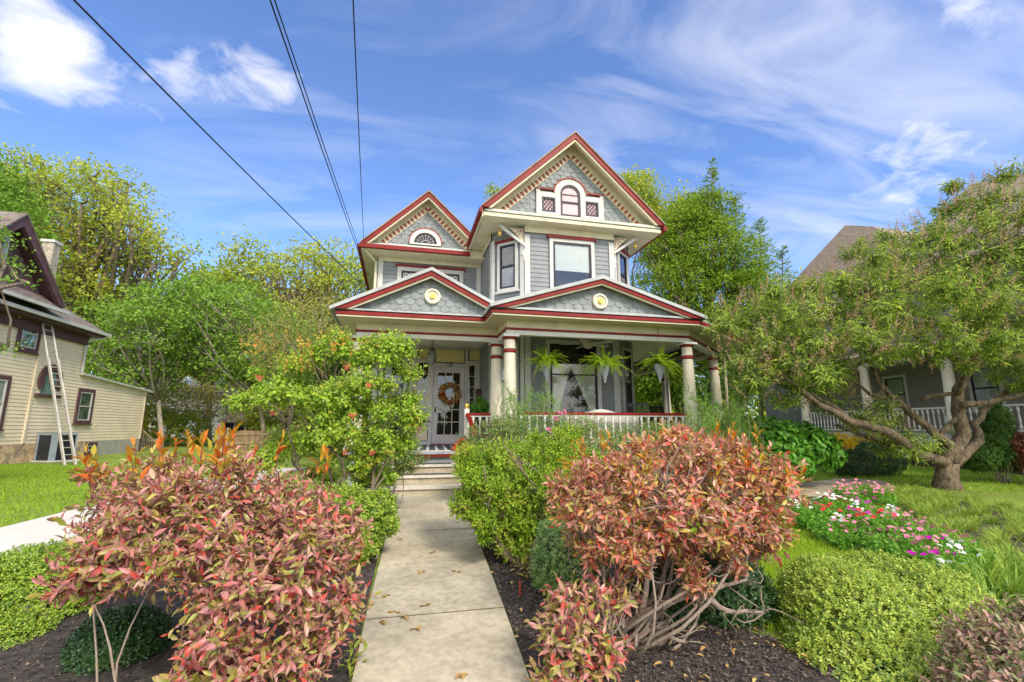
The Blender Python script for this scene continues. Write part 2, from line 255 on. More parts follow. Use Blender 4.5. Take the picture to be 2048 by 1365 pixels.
class MB:
    def __init__(s): s.v = []; s.f = []; s.m = []
    def face(s, pts, m=0):
        i = len(s.v); s.v += [tuple(map(float, p)) for p in pts]; s.f.append(tuple(range(i, i + len(pts)))); s.m.append(m); return s
    def raw(s, vs, fs, m=0):
        i = len(s.v); s.v += [tuple(map(float, p)) for p in vs]; s.f += [tuple(i + k for k in f) for f in fs]; s.m += [m] * len(fs); return s
    def box(s, fr, a0, a1, b0, b1, z0, z1, m=0):
        P = [fr.p(a, b, z) for z in (z0, z1) for a, b in ((a0, b0), (a1, b0), (a1, b1), (a0, b1))]
        return s.raw(P, [(3, 2, 1, 0), (4, 5, 6, 7), (0, 1, 5, 4), (1, 2, 6, 5), (2, 3, 7, 6), (3, 0, 4, 7)], m)
    def wbox(s, x0, x1, y0, y1, z0, z1, m=0):
        return s.box(W0, x0, x1, -y0, -y1, z0, z1, m)
    def prism(s, fr, pts, b0, b1, m=0):
        n = len(pts); P = [fr.p(a, b, z) for b in (b0, b1) for a, z in pts]
        fs = [tuple(range(n)), tuple(range(2 * n - 1, n - 1, -1))] + [(i, (i + 1) % n, n + (i + 1) % n, n + i) for i in range(n)]
        return s.raw(P, fs, m)
    def slab(s, pts, th, m=0):
        """polygon of 3-D points thickened downwards"""
        n = len(pts); P = [np.array(p, float) for p in pts]; Q = [p - np.array([0, 0, th]) for p in P]
        return s.raw(P + Q, [tuple(range(n)), tuple(range(2 * n - 1, n - 1, -1))] + [(i, (i + 1) % n, n + (i + 1) % n, n + i) for i in range(n)], m)
    def tube(s, pts, r, k=6, m=0, cap=True):
        pts = [np.array(p, float) for p in pts]; n = len(pts); rr = r if hasattr(r, '__len__') else [r] * n; base = len(s.v); prev = None
        for i in range(n):
            t = pts[min(i + 1, n - 1)] - pts[max(i - 1, 0)]; t = t / (np.linalg.norm(t) + 1e-9)
            if prev is None: e = np.array([1., 0, 0]) if abs(t[0]) < .8 else np.array([0, 1., 0])
            else: e = prev
            e = e - t * (e @ t); e /= np.linalg.norm(e) + 1e-9; prev = e; g = np.cross(t, e)
            for j in range(k):
                a = 2 * math.pi * j / k; s.v.append(tuple(pts[i] + (e * math.cos(a) + g * math.sin(a)) * rr[i]))
        for i in range(n - 1):
            for j in range(k): s.f.append((base + i * k + j, base + i * k + (j + 1) % k, base + (i + 1) * k + (j + 1) % k, base + (i + 1) * k + j)); s.m.append(m)
        if cap: s.f.append(tuple(base + j for j in range(k))[::-1]); s.f.append(tuple(base + (n - 1) * k + j for j in range(k))); s.m += [m, m]
        return s
    def lathe(s, x, y, prof, k=20, m=0, sq=1.):
        base = len(s.v); n = len(prof)
        for r, z in prof:
            for j in range(k): a = 2 * math.pi * j / k; s.v.append((x + r * math.cos(a), y + r * math.sin(a) * sq, z))
        for i in range(n - 1):
            mm = m if not hasattr(m, '__len__') else m[i]
            for j in range(k): s.f.append((base + i * k + j, base + i * k + (j + 1) % k, base + (i + 1) * k + (j + 1) % k, base + (i + 1) * k + j)); s.m.append(mm)
        s.f.append(tuple(base + j for j in range(k))[::-1]); s.f.append(tuple(base + (n - 1) * k + j for j in range(k))); s.m += [m if not hasattr(m, '__len__') else m[0]] * 2
        return s
    def build(s, name, mats, parent=None, smooth=False, **tg):
        me = bpy.data.meshes.new(name); me.from_pydata(s.v, [], s.f)
        mats = mats if isinstance(mats, (list, tuple)) else [mats]
        for q in mats: me.materials.append(M[q] if isinstance(q, str) else q)
        me.polygons.foreach_set('material_index', s.m)
        if smooth: me.polygons.foreach_set('use_smooth', [len(f) <= 4 for f in s.f])
        me.update(); bm = bmesh.new(); bm.from_mesh(me); bmesh.ops.recalc_face_normals(bm, faces=bm.faces); bm.to_mesh(me); bm.free()
        o = bpy.data.objects.new(name, me); link(o, parent)
        if tg: tag(o, **tg)
        return o
# ---------------------------------------------------------------- leaves
SH = {  # (u along, v across, w normal) and faces
 'hi': (np.array([(0, 0, 0), (.3, -.42, .10), (.3, 0, 0), (.3, .42, .10), (.66, -.36, .06), (.66, 0, -.03), (.66, .36, .06), (1, 0, -.13)]), [(0, 1, 2), (0, 2, 3), (1, 4, 5, 2), (2, 5, 6, 3), (4, 7, 5), (5, 7, 6)]),
 'lo': (np.array([(0, 0, 0), (.45, -.5, .12), (1, 0, -.05), (.45, .5, .12)]), [(0, 1, 2), (0, 2, 3)]),
 'flat': (np.array([(0, -.3, 0), (.5, -.5, 0), (1, -.1, 0), (.55, .45, .05), (.1, .4, 0)]), [(0, 1, 2, 3, 4)]),
 'petal5': (None, None),
 'blade': (np.array([(0, -.5, 0), (0, .5, 0), (.5, .4, 0), (.5, -.4, 0), (.92, 0, -.28)]), [(0, 1, 2, 3), (3, 2, 4)]),
 'strap': (np.array([(0, -.5, 0), (0, .5, 0), (.35, .5, .16), (.35, -.5, .16), (.7, .42, .14), (.7, -.42, .14), (1, 0, -.06)]), [(0, 1, 2, 3), (3, 2, 4, 5), (5, 4, 6)]),
}
def nrm(a): return a / (np.linalg.norm(a, axis=-1, keepdims=True) + 1e-9)
def leaves(name, P, Dv, Nv, L, Wd, shp, material, parent=None, **tg):
    P = np.asarray(P, float); n = len(P); Dv = nrm(np.asarray(Dv, float)); Nv = np.asarray(Nv, float); Nv = nrm(Nv - Dv * np.sum(Nv * Dv, 1, keepdims=True)); S = np.cross(Dv, Nv)
    L = np.broadcast_to(L, (n,)); Wd = np.broadcast_to(Wd, (n,)); sh, fs = SH[shp]; k = len(sh)
    V = P[:, None] + Dv[:, None] * (sh[None, :, 0:1] * L[:, None, None]) + S[:, None] * (sh[None, :, 1:2] * Wd[:, None, None]) + Nv[:, None] * (sh[None, :, 2:3] * L[:, None, None])
    me = bpy.data.meshes.new(name); me.vertices.add(n * k); me.vertices.foreach_set('co', V.reshape(-1).astype(np.float32))
    fl = np.concatenate([np.array(f) for f in fs]); cnt = np.array([len(f) for f in fs]); nl = len(fl)
    li = (fl[None] + (np.arange(n) * k)[:, None]).reshape(-1); st = (np.concatenate([[0], np.cumsum(cnt)[:-1]])[None] + (np.arange(n) * nl)[:, None]).reshape(-1)
    me.loops.add(len(li)); me.loops.foreach_set('vertex_index', li.astype(np.int32)); me.polygons.add(len(st)); me.polygons.foreach_set('loop_start', st.astype(np.int32))
    try: me.polygons.foreach_set('loop_total', np.tile(cnt, n).astype(np.int32))
    except Exception: pass
    me.materials.append(material)
    if shp == 'hi': me.polygons.foreach_set('use_smooth', np.ones(len(st), bool))
    me.update(calc_edges=True); o = bpy.data.objects.new(name, me); link(o, parent)
    if tg: tag(o, **tg)
    return o
def rv(n): return nrm(rng.normal(size=(n, 3)))
def crown(lobes, n, depth=.3, up=.35, rmin=.82, jit=.04):
    """points through the outer shell of a union of ellipsoids (c, (rx, ry, rz)), with outward directions"""
    C = np.array([l[0] for l in lobes], float); Rr = np.array([l[1] if hasattr(l[1], '__len__') else (l[1],) * 3 for l in lobes], float)
    wt = Rr.prod(1) ** (2 / 3); wt /= wt.sum(); P = np.zeros((0, 3)); Dd = np.zeros((0, 3)); tries = 0
    while len(P) < n and tries < 30:
        tries += 1; m = int((n - len(P)) * 1.7) + 50; i = rng.choice(len(C), m, p=wt); d = rv(m); s = 1 - depth * rng.random(m) ** 1.5 + rng.normal(size=m) * jit
        p = C[i] + Rr[i] * d * s[:, None]; inside = np.zeros(m, bool)
        for j in range(len(C)): inside |= (np.linalg.norm((p - C[j]) / Rr[j], axis=1) < rmin) & (i != j)
        k = ~inside & (p[:, 2] > gz(p[:, 1]) + .02); P = np.vstack([P, p[k]]); Dd = np.vstack([Dd, nrm(d[k] / Rr[i][k])])
    P = P[:n]; Dd = nrm(Dd[:n] + np.array([0, 0, up])); return P, Dd
def shoots(T, A, k, sl_, L, Wd, th0=25, th1=85, droop=.15, jit=.25, lv=.25):
    """k leaves up each shoot that ends at T along A"""
    n = len(T); A = nrm(A + rng.normal(size=(n, 3)) * .15); e1 = nrm(np.cross(A, rv(n))); e2 = np.cross(A, e1); ph0 = rng.random(n) * 6.28
    P, Dv, Nv, LL = [], [], [], []
    for j in range(k):
        f = j / max(1, k - 1); ph = ph0 + 2.4 * j + rng.normal(size=n) * .25; th = np.radians(th0 + (th1 - th0) * f) + rng.normal(size=n) * jit
        d = A * np.cos(th)[:, None] + (e1 * np.cos(ph)[:, None] + e2 * np.sin(ph)[:, None]) * np.sin(th)[:, None]
        d = nrm(d - np.array([0, 0, droop])); P.append(T - A * (sl_ * f) + rng.normal(size=(n, 3)) * L * .05); Dv.append(d); Nv.append(nrm(A - d * np.sum(A * d, 1, keepdims=True)) + rv(n) * .25)
        LL.append(L * (1 + rng.normal(size=n) * lv * .7).clip(.45, 1.6) * (.8 + .3 * f))
    LL = np.concatenate(LL); return np.vstack(P), np.vstack(Dv), np.vstack(Nv), LL, LL * (Wd / L)
def px_lobes(lst, d=None):
    out = []
    for t in lst:
        px, py, r = t[:3]; dd = t[3] if len(t) > 3 else d; rz = t[4] if len(t) > 4 else r; k = dd / F
        out.append((D(px, py, dd), (r * k, r * k, rz * k)))
    return out
def limb(a, b, bend=.12, n=6, side=None):
    a = np.array(a, float); b = np.array(b, float); L = np.linalg.norm(b - a); o = side if side is not None else rng.normal(size=3) * bend * L; o2 = rng.normal(size=3) * bend * L * .4
    return [a + (b - a) * t + o * math.sin(math.pi * t) + o2 * math.sin(2 * math.pi * t) for t in np.linspace(0, 1, n)]
def taper(r0, r1, n): return [r0 + (r1 - r0) * i / (n - 1) for i in range(n)]
# ================================================================= GROUND
def sheet(name, poly, dz, m, kind='structure', label=None, cat=None):
    bm = bmesh.new(); vs = [bm.verts.new((float(p[0]), float(p[1]), 0)) for p in poly]; bm.faces.new(vs)
    for y in (-5, YF): bmesh.ops.bisect_plane(bm, geom=bm.verts[:] + bm.edges[:] + bm.faces[:], plane_co=(0, y, 0), plane_no=(0, 1, 0))
    for v in bm.verts: v.co.z = float(gz(v.co.y)) + dz
    bmesh.ops.triangulate(bm, faces=bm.faces[:]); bmesh.ops.recalc_face_normals(bm, faces=bm.faces)
    for f in bm.faces:
        if f.normal.z < 0: f.normal_flip()
    me = bpy.data.meshes.new(name); bm.to_mesh(me); bm.free(); me.materials.append(M[m]); o = bpy.data.objects.new(name, me); link(o); return tag(o, label, cat, None, kind)
sheet('lawn', [(-500, -60), (500, -60), (500, 700), (-500, 700)], 0, 'lawn')
# front path as slabs
pl = [G(705, 1365), G(740, 1200), G(768, 1100), G(786, 1000)]; pr = [G(1058, 1365), G(1000, 1200), G(962, 1100), G(926, 1000)]
def edge(e, y): ys = [p[1] for p in e]; xs = [p[0] for p in e]; return float(np.interp(y, ys, xs)) if y > ys[0] else xs[0] + (y - ys[0]) * (xs[1] - xs[0]) / (ys[1] - ys[0])
YS = 8.74
joints = [-6, -4.4, -2.9, -1.4, .1, 1.6, 2.85, G(850, 1236)[1], G(850, 1132)[1], G(850, 1066)[1], G(850, 1018)[1], YS + .02]
mb = MB()
for a, b in zip(joints[:-1], joints[1:]):
    a += .014; b -= .014; j = random.uniform(-.003, .004)
    for c, d in ((a, min(b, YF)), (YF, b)) if b > YF > a else ((a, b),):
        P = [(edge(pl, c), c), (edge(pr, c), c), (edge(pr, d), d), (edge(pl, d), d)]
        mb.slab([(x, y, float(gz(y)) + .03 + j) for x, y in P], .1)
for a in joints[1:-1]: mb.slab([(edge(pl, a) + .01, a - .02, float(gz(a)) + .022), (edge(pr, a) - .01, a - .02, float(gz(a)) + .022), (edge(pr, a) - .01, a + .02, float(gz(a)) + .022), (edge(pl, a) + .01, a + .02, float(gz(a)) + .022)], .03, 1)
mb.build('front_path', ['concrete', 'mulchbase'], kind='structure')
MB().slab([(edge(pr, 7.6) + .02, 7.6, gz(7.6) + .024), (edge(pr, 7.6) + .45, 7.9, gz(7.9) + .024), (1.75, YS, ZF + .024), (edge(pr, YS) + .02, YS, ZF + .024)], .08).build('path_side_slab', 'slab', kind='structure')
# left driveway walk
dl = [G(-260, 1130), G(0, 1058), G(180, 1015), G(300, 985), G(420, 955), G(500, 938)]
dr = [(p[0] + 1.15 + .05 * i, p[1] - .1) for i, p in enumerate(dl)]
sheet('side_walk', [(p[0], p[1]) for p in dl] + dr[::-1], .012, 'slab')
sheet('side_walk_kerb', [(p[0], p[1]) for p in dr] + [(p[0] + .22, p[1] - .02) for p in dr[::-1]], .02, 'kerb')
# mulch beds
sheet('mulch_bed_left', [(edge(pl, -5) - .02, -5), (edge(pl, 3) - .015, 3), (edge(pl, 8.6) - .03, 8.6), (-1.4, 8.6), (-2.2, 7), (-2.7, 5.2), (-3.3, 4.2), (-4.2, 3.4), (-5.5, 2), (-6, -5)], .008, 'mulchbase')
be = G(1560, 1290)
sheet('mulch_bed_right', [(edge(pr, -5) + .02, -5), (edge(pr, 3) + .015, 3), (edge(pr, 5) + .02, 5), (edge(pr, 8.6) + .03, 8.6), (2.6, 8.6), (2.55, 6.3), (2.45, 4.6), (be[0] - .1, be[1] + .2), (3.1, 2.6), (3.6, 1.9), (4.5, 1), (5, -5)], .008, 'mulchbase')
bedR = [(G(*p)[0], G(*p)[1]) for p in [(1560, 1010), (1640, 1085), (1720, 1108), (1830, 1150), (1960, 1230), (2200, 1300), (2350, 1150), (2200, 1040), (1960, 1010), (1800, 985), (1640, 985)]]
sheet('flower_bed', bedR, .01, 'mulchbase')
gp = [(1520, 985), (1600, 968), (1680, 958), (1760, 962), (1795, 975), (1770, 987), (1690, 992), (1600, 996), (1540, 1000)]
sheet('garden_path', [(G(*p)[0], G(*p)[1]) for p in gp], .012, 'stepstone')
sheet('bare_soil_strip', [tuple(G(*p)[:2]) for p in [(0, 912), (210, 897), (290, 890), (290, 900), (210, 908), (0, 930)]], .008, 'kerb')
# lawn blades and mulch chips
def inpoly(x, y, poly):
    r = np.zeros(len(x), bool); j = len(poly) - 1
    for i in range(len(poly)):
        xi, yi = poly[i][:2]; xj, yj = poly[j][:2]
        c = ((yi > y) != (yj > y)) & (x < (xj - xi) * (y - yi) / (yj - yi + 1e-12) + xi); r ^= c; j = i
    return r
def scatter(poly, n):
    xs = [p[0] for p in poly]; ys = [p[1] for p in poly]; x = rng.uniform(min(xs), max(xs), n); y = rng.uniform(min(ys), max(ys), n); k = inpoly(x, y, poly); return x[k], y[k]
def blades(name, x, y, L, Wd, m, kind='blade', **tg):
    n = len(x); P = np.stack([x, y, gz(y)], 1); d = nrm(np.stack([rng.normal(size=n) * .35, rng.normal(size=n) * .35, np.ones(n)], 1)); nv = rv(n) * np.array([1, 1, .1])
    return leaves(name, P, d, nv, L * rng.uniform(.6, 1.3, n), Wd, kind, m, **tg)
lawnL = [(-16, 18.5), (-12.2, 19)] + [(p[0] - .02, p[1]) for p in dl[::-1]] + [(-9, 4)]
x, y = scatter(lawnL, 75000); blades('grass', x, y, .055, .012, L_grass, kind='blade').__setitem__('kind', 'stuff')
near = [(G(*p)[0], G(*p)[1]) for p in [(1540, 1290), (1500, 1060), (1560, 1000), (1640, 1090), (1830, 1155), (1990, 1250), (2300, 1330), (2100, 1500), (1700, 1365)]]
x, y = scatter([(2.6, 8.4), (2.6, 8.3), (2.55, 6.3), (2.48, 4.6), (be[0] - .05, be[1] + .25), (3.2, 2.7), (5.5, 2.7)] + [bedR[4], bedR[3], bedR[2], bedR[1], bedR[0], (5.5, 8.4)], 60000)
blades('grass', x, y, .07, .007, L_bright)['kind'] = 'stuff'
farR = [(G(*p)[0], G(*p)[1]) for p in [(1640, 930), (1900, 935), (2200, 930), (2400, 1010), (2000, 1010), (1800, 1000), (1600, 1000)]]
x, y = scatter([(5.5, 8.6), (9, 8), (14, 6), (22, 10), (16, 14), (9, 11.5)], 50000); k = ~inpoly(x, y, [tuple(G(*p)[:2]) for p in gp]); blades('grass', x[k], y[k], .055, .011, L_grass)['kind'] = 'stuff'
def chips(poly, n):
    x, y = scatter(poly, n); m = len(x); P = np.stack([x, y, gz(y) + .012 + rng.random(m) * .018], 1)
    d = rv(m) * np.array([1, 1, .3]); nv = np.array([[0, 0, 1.]]) + rng.normal(size=(m, 3)) * .45; L = rng.uniform(.01, .036, m); leaves('mulch_chips', P, d, nv, L, L * rng.uniform(.25, .5, m), 'flat', L_chip)['kind'] = 'stuff'
chips([(edge(pr, 2.6) + .02, 2.6), (edge(pr, 8) + .03, 8), (3.2, 6.3), (2.72, 4.6), (be[0], be[1]), (3.2, 2.6)], 42000)
chips([(edge(pl, 2.6) - .02, 2.6), (edge(pl, 8) - .03, 8), (-2.2, 7), (-4.2, 3.4), (-4, 2.6)], 14000)
# ================================================================= HOUSE
def siding(mb, fr, a0, a1, z0, z1, pitch=.118, m=0, out=.018):
    n = max(1, int(round((z1 - z0) / pitch))); h = (z1 - z0) / n
    mb.face([fr.p(a0, 0, z0), fr.p(a1, 0, z0), fr.p(a1, 0, z1), fr.p(a0, 0, z1)], m)
    for i in range(n):
        b = z0 + i * h
        P = [fr.p(a0, out, b), fr.p(a1, out, b), fr.p(a1, .003, b + h), fr.p(a0, .003, b + h), fr.p(a0, .003, b - .002), fr.p(a1, .003, b - .002)]
        mb.raw(P, [(0, 1, 2, 3), (4, 5, 1, 0)], m)
def ring(mb, fr, a0, a1, z0, z1, t, b0, b1, m=0, tb=None, tt=None):
    tb = t if tb is None else tb; tt = t if tt is None else tt
    mb.box(fr, a0, a0 + t, b0, b1, z0, z1, m); mb.box(fr, a1 - t, a1, b0, b1, z0, z1, m)
    mb.box(fr, a0 + t, a1 - t, b0, b1, z0, z0 + tb, m); mb.box(fr, a0 + t, a1 - t, b0, b1, z1 - tt, z1, m)
def drape(mb, fr, pts_top, pts_bot, b, amp=.012, waves=7, n=40, m=0):
    """folded cloth between a top edge (a0,a1,z) and bottom edge"""
    (a0, a1, z1), (c0, c1, z0) = pts_top, pts_bot; V = []; rows = 5
    for r_ in range(rows + 1):
        f = r_ / rows
        for i in range(n + 1):
            g = i / n; a = (a0 + (a1 - a0) * g) * (1 - f) + (c0 + (c1 - c0) * g) * f; V.append(fr.p(a, b + amp * math.sin(g * waves * 6.28 + f), z1 + (z0 - z1) * f))
    mb.raw(V, [(r_ * (n + 1) + i, r_ * (n + 1) + i + 1, (r_ + 1) * (n + 1) + i + 1, (r_ + 1) * (n + 1) + i) for r_ in range(rows) for i in range(n)], m)
def window(par, fr, a0, a1, z0, z1, t=.11, style='sash', curtain=None, trim='trim', sash='sash', head=None, st=.045, name='window'):
    """casing on the wall; sash, pane and curtain are its sub-parts"""
    f0_ = fr; fr = Fr(0, 0); fr.o, fr.u, fr.n = f0_.o + f0_.n * .02, f0_.u, f0_.n      # stand proud of the clapboards
    mb = MB(); ring(mb, fr, a0, a1, z0, z1, t, .004, .055, 0); mb.box(fr, a0 - .04, a1 + .04, .004, .085, z0 - .05, z0 - .002, 0)
    wn = mb.build(name, trim, par)
    i0, i1, j0, j1 = a0 + t, a1 - t, z0 + t, z1 - t
    if head: MB().box(fr, a0 - .06, a1 + .06, .004, .10, z1 + .003, z1 + .065).build('head_moulding', head, wn)
    s = MB(); ring(s, fr, i0 + .002, i1 - .002, j0 + .002, j1 - .002, st, .012, .048); mid = (j0 + j1) / 2
    if style == 'sash': s.box(fr, i0 + st, i1 - st, .012, .044, mid - .025, mid + .025)
    if style == 'tall': s.box(fr, i0 + st, i1 - st, .012, .044, j0 + (j1 - j0) * .56, j0 + (j1 - j0) * .56 + .03)
    if style == 'lattice':
        W_, H_ = i1 - i0, j1 - j0; k = 3
        for sgn in (1, -1):
            for q in range(-k, 2 * k):
                # diagonal bars clipped to the opening
                pts = []
                for f in np.linspace(0, 1, 61):
                    z = j0 + H_ * f; a = i0 + W_ * (q / k) + sgn * f * W_ * (1. if W_ < H_ * 1.4 else .7) if sgn == 1 else i0 + W_ * (q / k + 1 - f * (1. if W_ < H_ * 1.4 else .7))
                    if i0 + .01 < a < i1 - .01: pts.append(fr.p(a, .034 + .003 * sgn, z))
                if len(pts) > 3: s.tube([pts[0], pts[-1]], .010, 4)
    s.build('sash', sash, wn)
    MB().box(fr, i0 + .01, i1 - .01, .021, .024, j0 + .01, j1 - .01).build('pane', 'glass', wn)
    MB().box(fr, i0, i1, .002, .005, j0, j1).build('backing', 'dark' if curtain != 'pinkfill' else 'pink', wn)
    c = MB(); w_ = i1 - i0; h_ = j1 - j0
    if curtain == 'valance': drape(c, fr, (i0, i1, j1), (i0, i1, j1 - h_ * .62), .011, .003, 10); c.build('curtain', 'lace', wn)
    if curtain == 'swag':
        drape(c, fr, (i0, i0 + w_ * .5, j1 - .35 * h_ * 0), (i0, i0 + w_ * .18, j0 + .02), .010, .003, 6); drape(c, fr, (i0 + w_ * .5, i1, j1), (i1 - w_ * .18, i1, j0 + .02), .010, .003, 6); c.build('curtain', 'lacecream', wn)
    if curtain == 'swaglow':
        zt = j0 + h_ * .72; drape(c, fr, (i0, i0 + w_ * .47, zt), (i0, i0 + w_ * .15, j0 + .02), .010, .003, 7); drape(c, fr, (i0 + w_ * .42, i1, zt), (i1 - w_ * .13, i1, j0 + .02), .0105, .003, 8); c.build('curtain', 'lacecream', wn)
    if curtain == 'lower': drape(c, fr, (i0, i1, mid), (i0, i1, j0), .010, .003, 12); c.build('curtain', 'greyblind', wn)
    if curtain == 'side': drape(c, fr, (i0, i0 + w_ * .45, j1), (i0, i0 + w_ * .35, j0), .010, .003, 5); c.build('curtain', 'lace', wn)
    if curtain == 'pink': drape(c, fr, (i0, i1, j1), (i0, i1, j0), .010, .003, 8); c.build('curtain', 'pink', wn)
    if curtain == 'pale': drape(c, fr, (i0, i1, j1), (i0, i1, j0), .010, .003, 8); c.build('curtain', 'lace', wn)
    if curtain == 'green': c.box(fr, i0, i1, .006, .010, j0, j1).build('blind', 'greenblind', wn)
    return wn
def scales(name, fr, tri, par, size=.19, rowh=.13, m='scale', avoid=None):
    """rows of cut shingles over a triangle: (aL, aR, z0, apex_a, apex_z)"""
    aL, aR, z0, ac, za = tri; mb = MB(); mb.face([fr.p(aL, 0, z0), fr.p(aR, 0, z0), fr.p(ac, 0, za)])
    r_ = 0; z = z0 - rowh * .6
    while z < za:
        o = size / 2 if r_ % 2 else 0; a = math.floor(aL / size) * size + o
        while a < aR:
            zt = z + rowh * .9; lo = aL + (ac - aL) * (zt - z0) / (za - z0); hi = aR + (ac - aR) * (zt - z0) / (za - z0)
            c = a + size / 2
            if zt < za and c > lo - size * .1 and c < hi + size * .1 and not (avoid and avoid(c, z + rowh * .5)):
                w_ = size / 2 - .005; j = random.uniform(-.004, .004); bt = .022 + random.uniform(-.002, .003); b1 = .006
                lo2, hi2 = max(a + .004, min(lo, c)), min(a + size - .004, max(hi, c))
                top = z + rowh * 1.45
                if top > z0 + (za - z0) * .98: top = z0 + (za - z0) * .98
                pts = [(c - w_, top, b1), (c - w_, z + rowh * .38 + j, bt - .003), (c - w_ * .5, z + j, bt), (c + w_ * .5, z + j, bt), (c + w_, z + rowh * .38 + j, bt - .003), (c + w_, top, b1)]
                cl = []
                for aa, zz, bb in pts:   # keep corners within the triangle
                    zz = max(zz, z0 + .004); l_ = aL + (ac - aL) * (zz - z0) / (za - z0); h_ = aR + (ac - aR) * (zz - z0) / (za - z0); cl.append((min(max(aa, l_), h_), zz, bb))
                P = [fr.p(a_, b_, z_) for a_, z_, b_ in cl]; Q = [fr.p(a_, .002, z_) for a_, z_, b_ in cl[1:5]]
                mb.raw(P + Q, [(0, 1, 2, 3, 4, 5), (1, 6, 7, 2), (2, 7, 8, 3), (3, 8, 9, 4)])
            a += size
        z += rowh; r_ += 1
    return mb.build(name, m, par)
def gable_rakes(par, fr, aL, aR, z0, ac, za, b0, b1, th, mats=('red', 'cream'), name='rake_trim', back=None, cover='tin', cth=.07, over=.0, clip=None):
    """red rake board over a cream one along both slopes, plus the roof skin above them running back from b1 to back"""
    mb = MB()
    for side in (-1, 1):
        e = aL if side < 0 else aR; dz = za - z0; da = ac - e; Ls = math.hypot(dz, da)
        v = th * Ls / abs(da)                                # vertical thickness
        if side > 0 and clip:
            zc = za - (clip - ac) * dz / abs(da); v2 = v * .42
            mb.prism(fr, [(clip, zc), (ac, za), (ac, za - v), (clip, zc - v)], b0, b1, 0); mb.prism(fr, [(clip, zc - v), (ac, za - v), (ac, za - v - v2), (clip, zc - v - v2)], b0, b1 - .03, 1); mb.prism(fr, [(clip, zc), (ac, za), (ac, za - .03), (clip, zc - .03)], b0 - .30, b0 - .002, 1)
            continue
        mb.prism(fr, [(e, z0), (ac, za), (ac, za - v), (e - side * v * abs(da) / dz, z0)], b0, b1, 0)
        v2 = v * .42; e2 = e - side * v * abs(da) / dz
        mb.prism(fr, [(e2, z0), (ac, za - v), (ac, za - v - v2), (e2 - side * v2 * abs(da) / dz, z0)], b0, b1 - .03, 1)
        # soffit behind the rake boards
        mb.prism(fr, [(e, z0 - .0), (ac, za - .0), (ac, za - .03), (e - side * .03 * abs(da) / dz, z0)], b0 - .30, b0 - .002, 1)
    o = mb.build(name, list(mats), par)
    if back is not None:
        r = MB()
        for side in (-1, 1):
            e = aL if side < 0 else aR; dz = za - z0; sl_ = dz / abs(ac - e); e3 = e + side * over; z3 = z0 - sl_ * over
            if side > 0 and clip: e3 = clip; z3 = za - sl_ * (clip - ac)
            P = [fr.p(e3, b1 + .03, z3 + .004), fr.p(ac, b1 + .03, za + .004), fr.p(ac, back, za + .004), fr.p(e3, back, z3 + .004)]
            Q = [p + np.array([0, 0, cth]) for p in P]
            r.raw(P + Q, [(0, 1, 2, 3), (7, 6, 5, 4), (0, 3, 7, 4), (0, 4, 5, 1), (3, 2, 6, 7)])
        r.build('gable_roof', cover, par)
    return o
house = empty('victorian_house', (3, 13, ZF), 'grey two storey house with red and cream gables above a wraparound porch', 'house')
FZ = 1.13; CZ = 3.93
WL = (-.8, 13.5)
# walls ------------------------------------------------------------------
fF = Fr(0, 13.5); fB = Fr(0, 11.0)
Lc = math.hypot(.7, .66); angL = math.degrees(math.atan2(-.66, .7)); angR = math.degrees(math.atan2(.66, .74))
fCL = Fr(2.2, 11.66, angL); fCR = Fr(5.36, 11.0, angR); LcR = math.hypot(.74, .66)
fS = Fr(2.2, 13.5, -90); fR = Fr(6.1, 11.66, 90); fLf = Fr(-.8, 24, -90)
mb = MB()
siding(mb, fF, -.8, 2.2, FZ, 6.55); siding(mb, fS, 0, 1.84, FZ, 6.75); siding(mb, fCL, 0, Lc, FZ, 6.75); siding(mb, fB, 2.9, 5.36, FZ, 6.75); siding(mb, fCR, 0, LcR, FZ, 6.75)
siding(mb, fR, 0, 11, FZ, 6.75); siding(mb, fLf, 0, 10.5, FZ, 6.55)
mb.wbox(-.78, 6.08, 13.55, 24, ZF - .2, 6.5); mb.wbox(2.25, 6.05, 11.75, 13.6, ZF - .2, 6.6)
mb.build('wall', 'siding', house)
for fr, a in ((fF, -.8), (fF, 2.06), (fB, 2.9), (fB, 5.22)): MB().box(fr, a, a + .14, .02, .045, FZ, 6.45).build('corner_board', 'trim', house)
for fr, a in ((fCL, 0), (fCL, Lc - .10), (fCR, 0), (fCR, LcR - .10), (fS, 1.70), (fR, 0), (fLf, 10.38)): MB().box(fr, a, a + .10, .02, .042, FZ, 6.45).build('corner_board', 'trim', house)
mb = MB()
for fr, a0, a1, z0 in ((fF, -.8, 2.2, 6.33), (fB, 2.9, 5.36, 6.52)): mb.box(fr, a0, a1, .046, .07, z0, z0 + .3)
for fr, a0, a1 in ((fS, 0, 1.84), (fR, 0, 10)): mb.box(fr, a0, a1, .046, .07, 6.5, 6.72)
mb.build('frieze', 'cream', house)
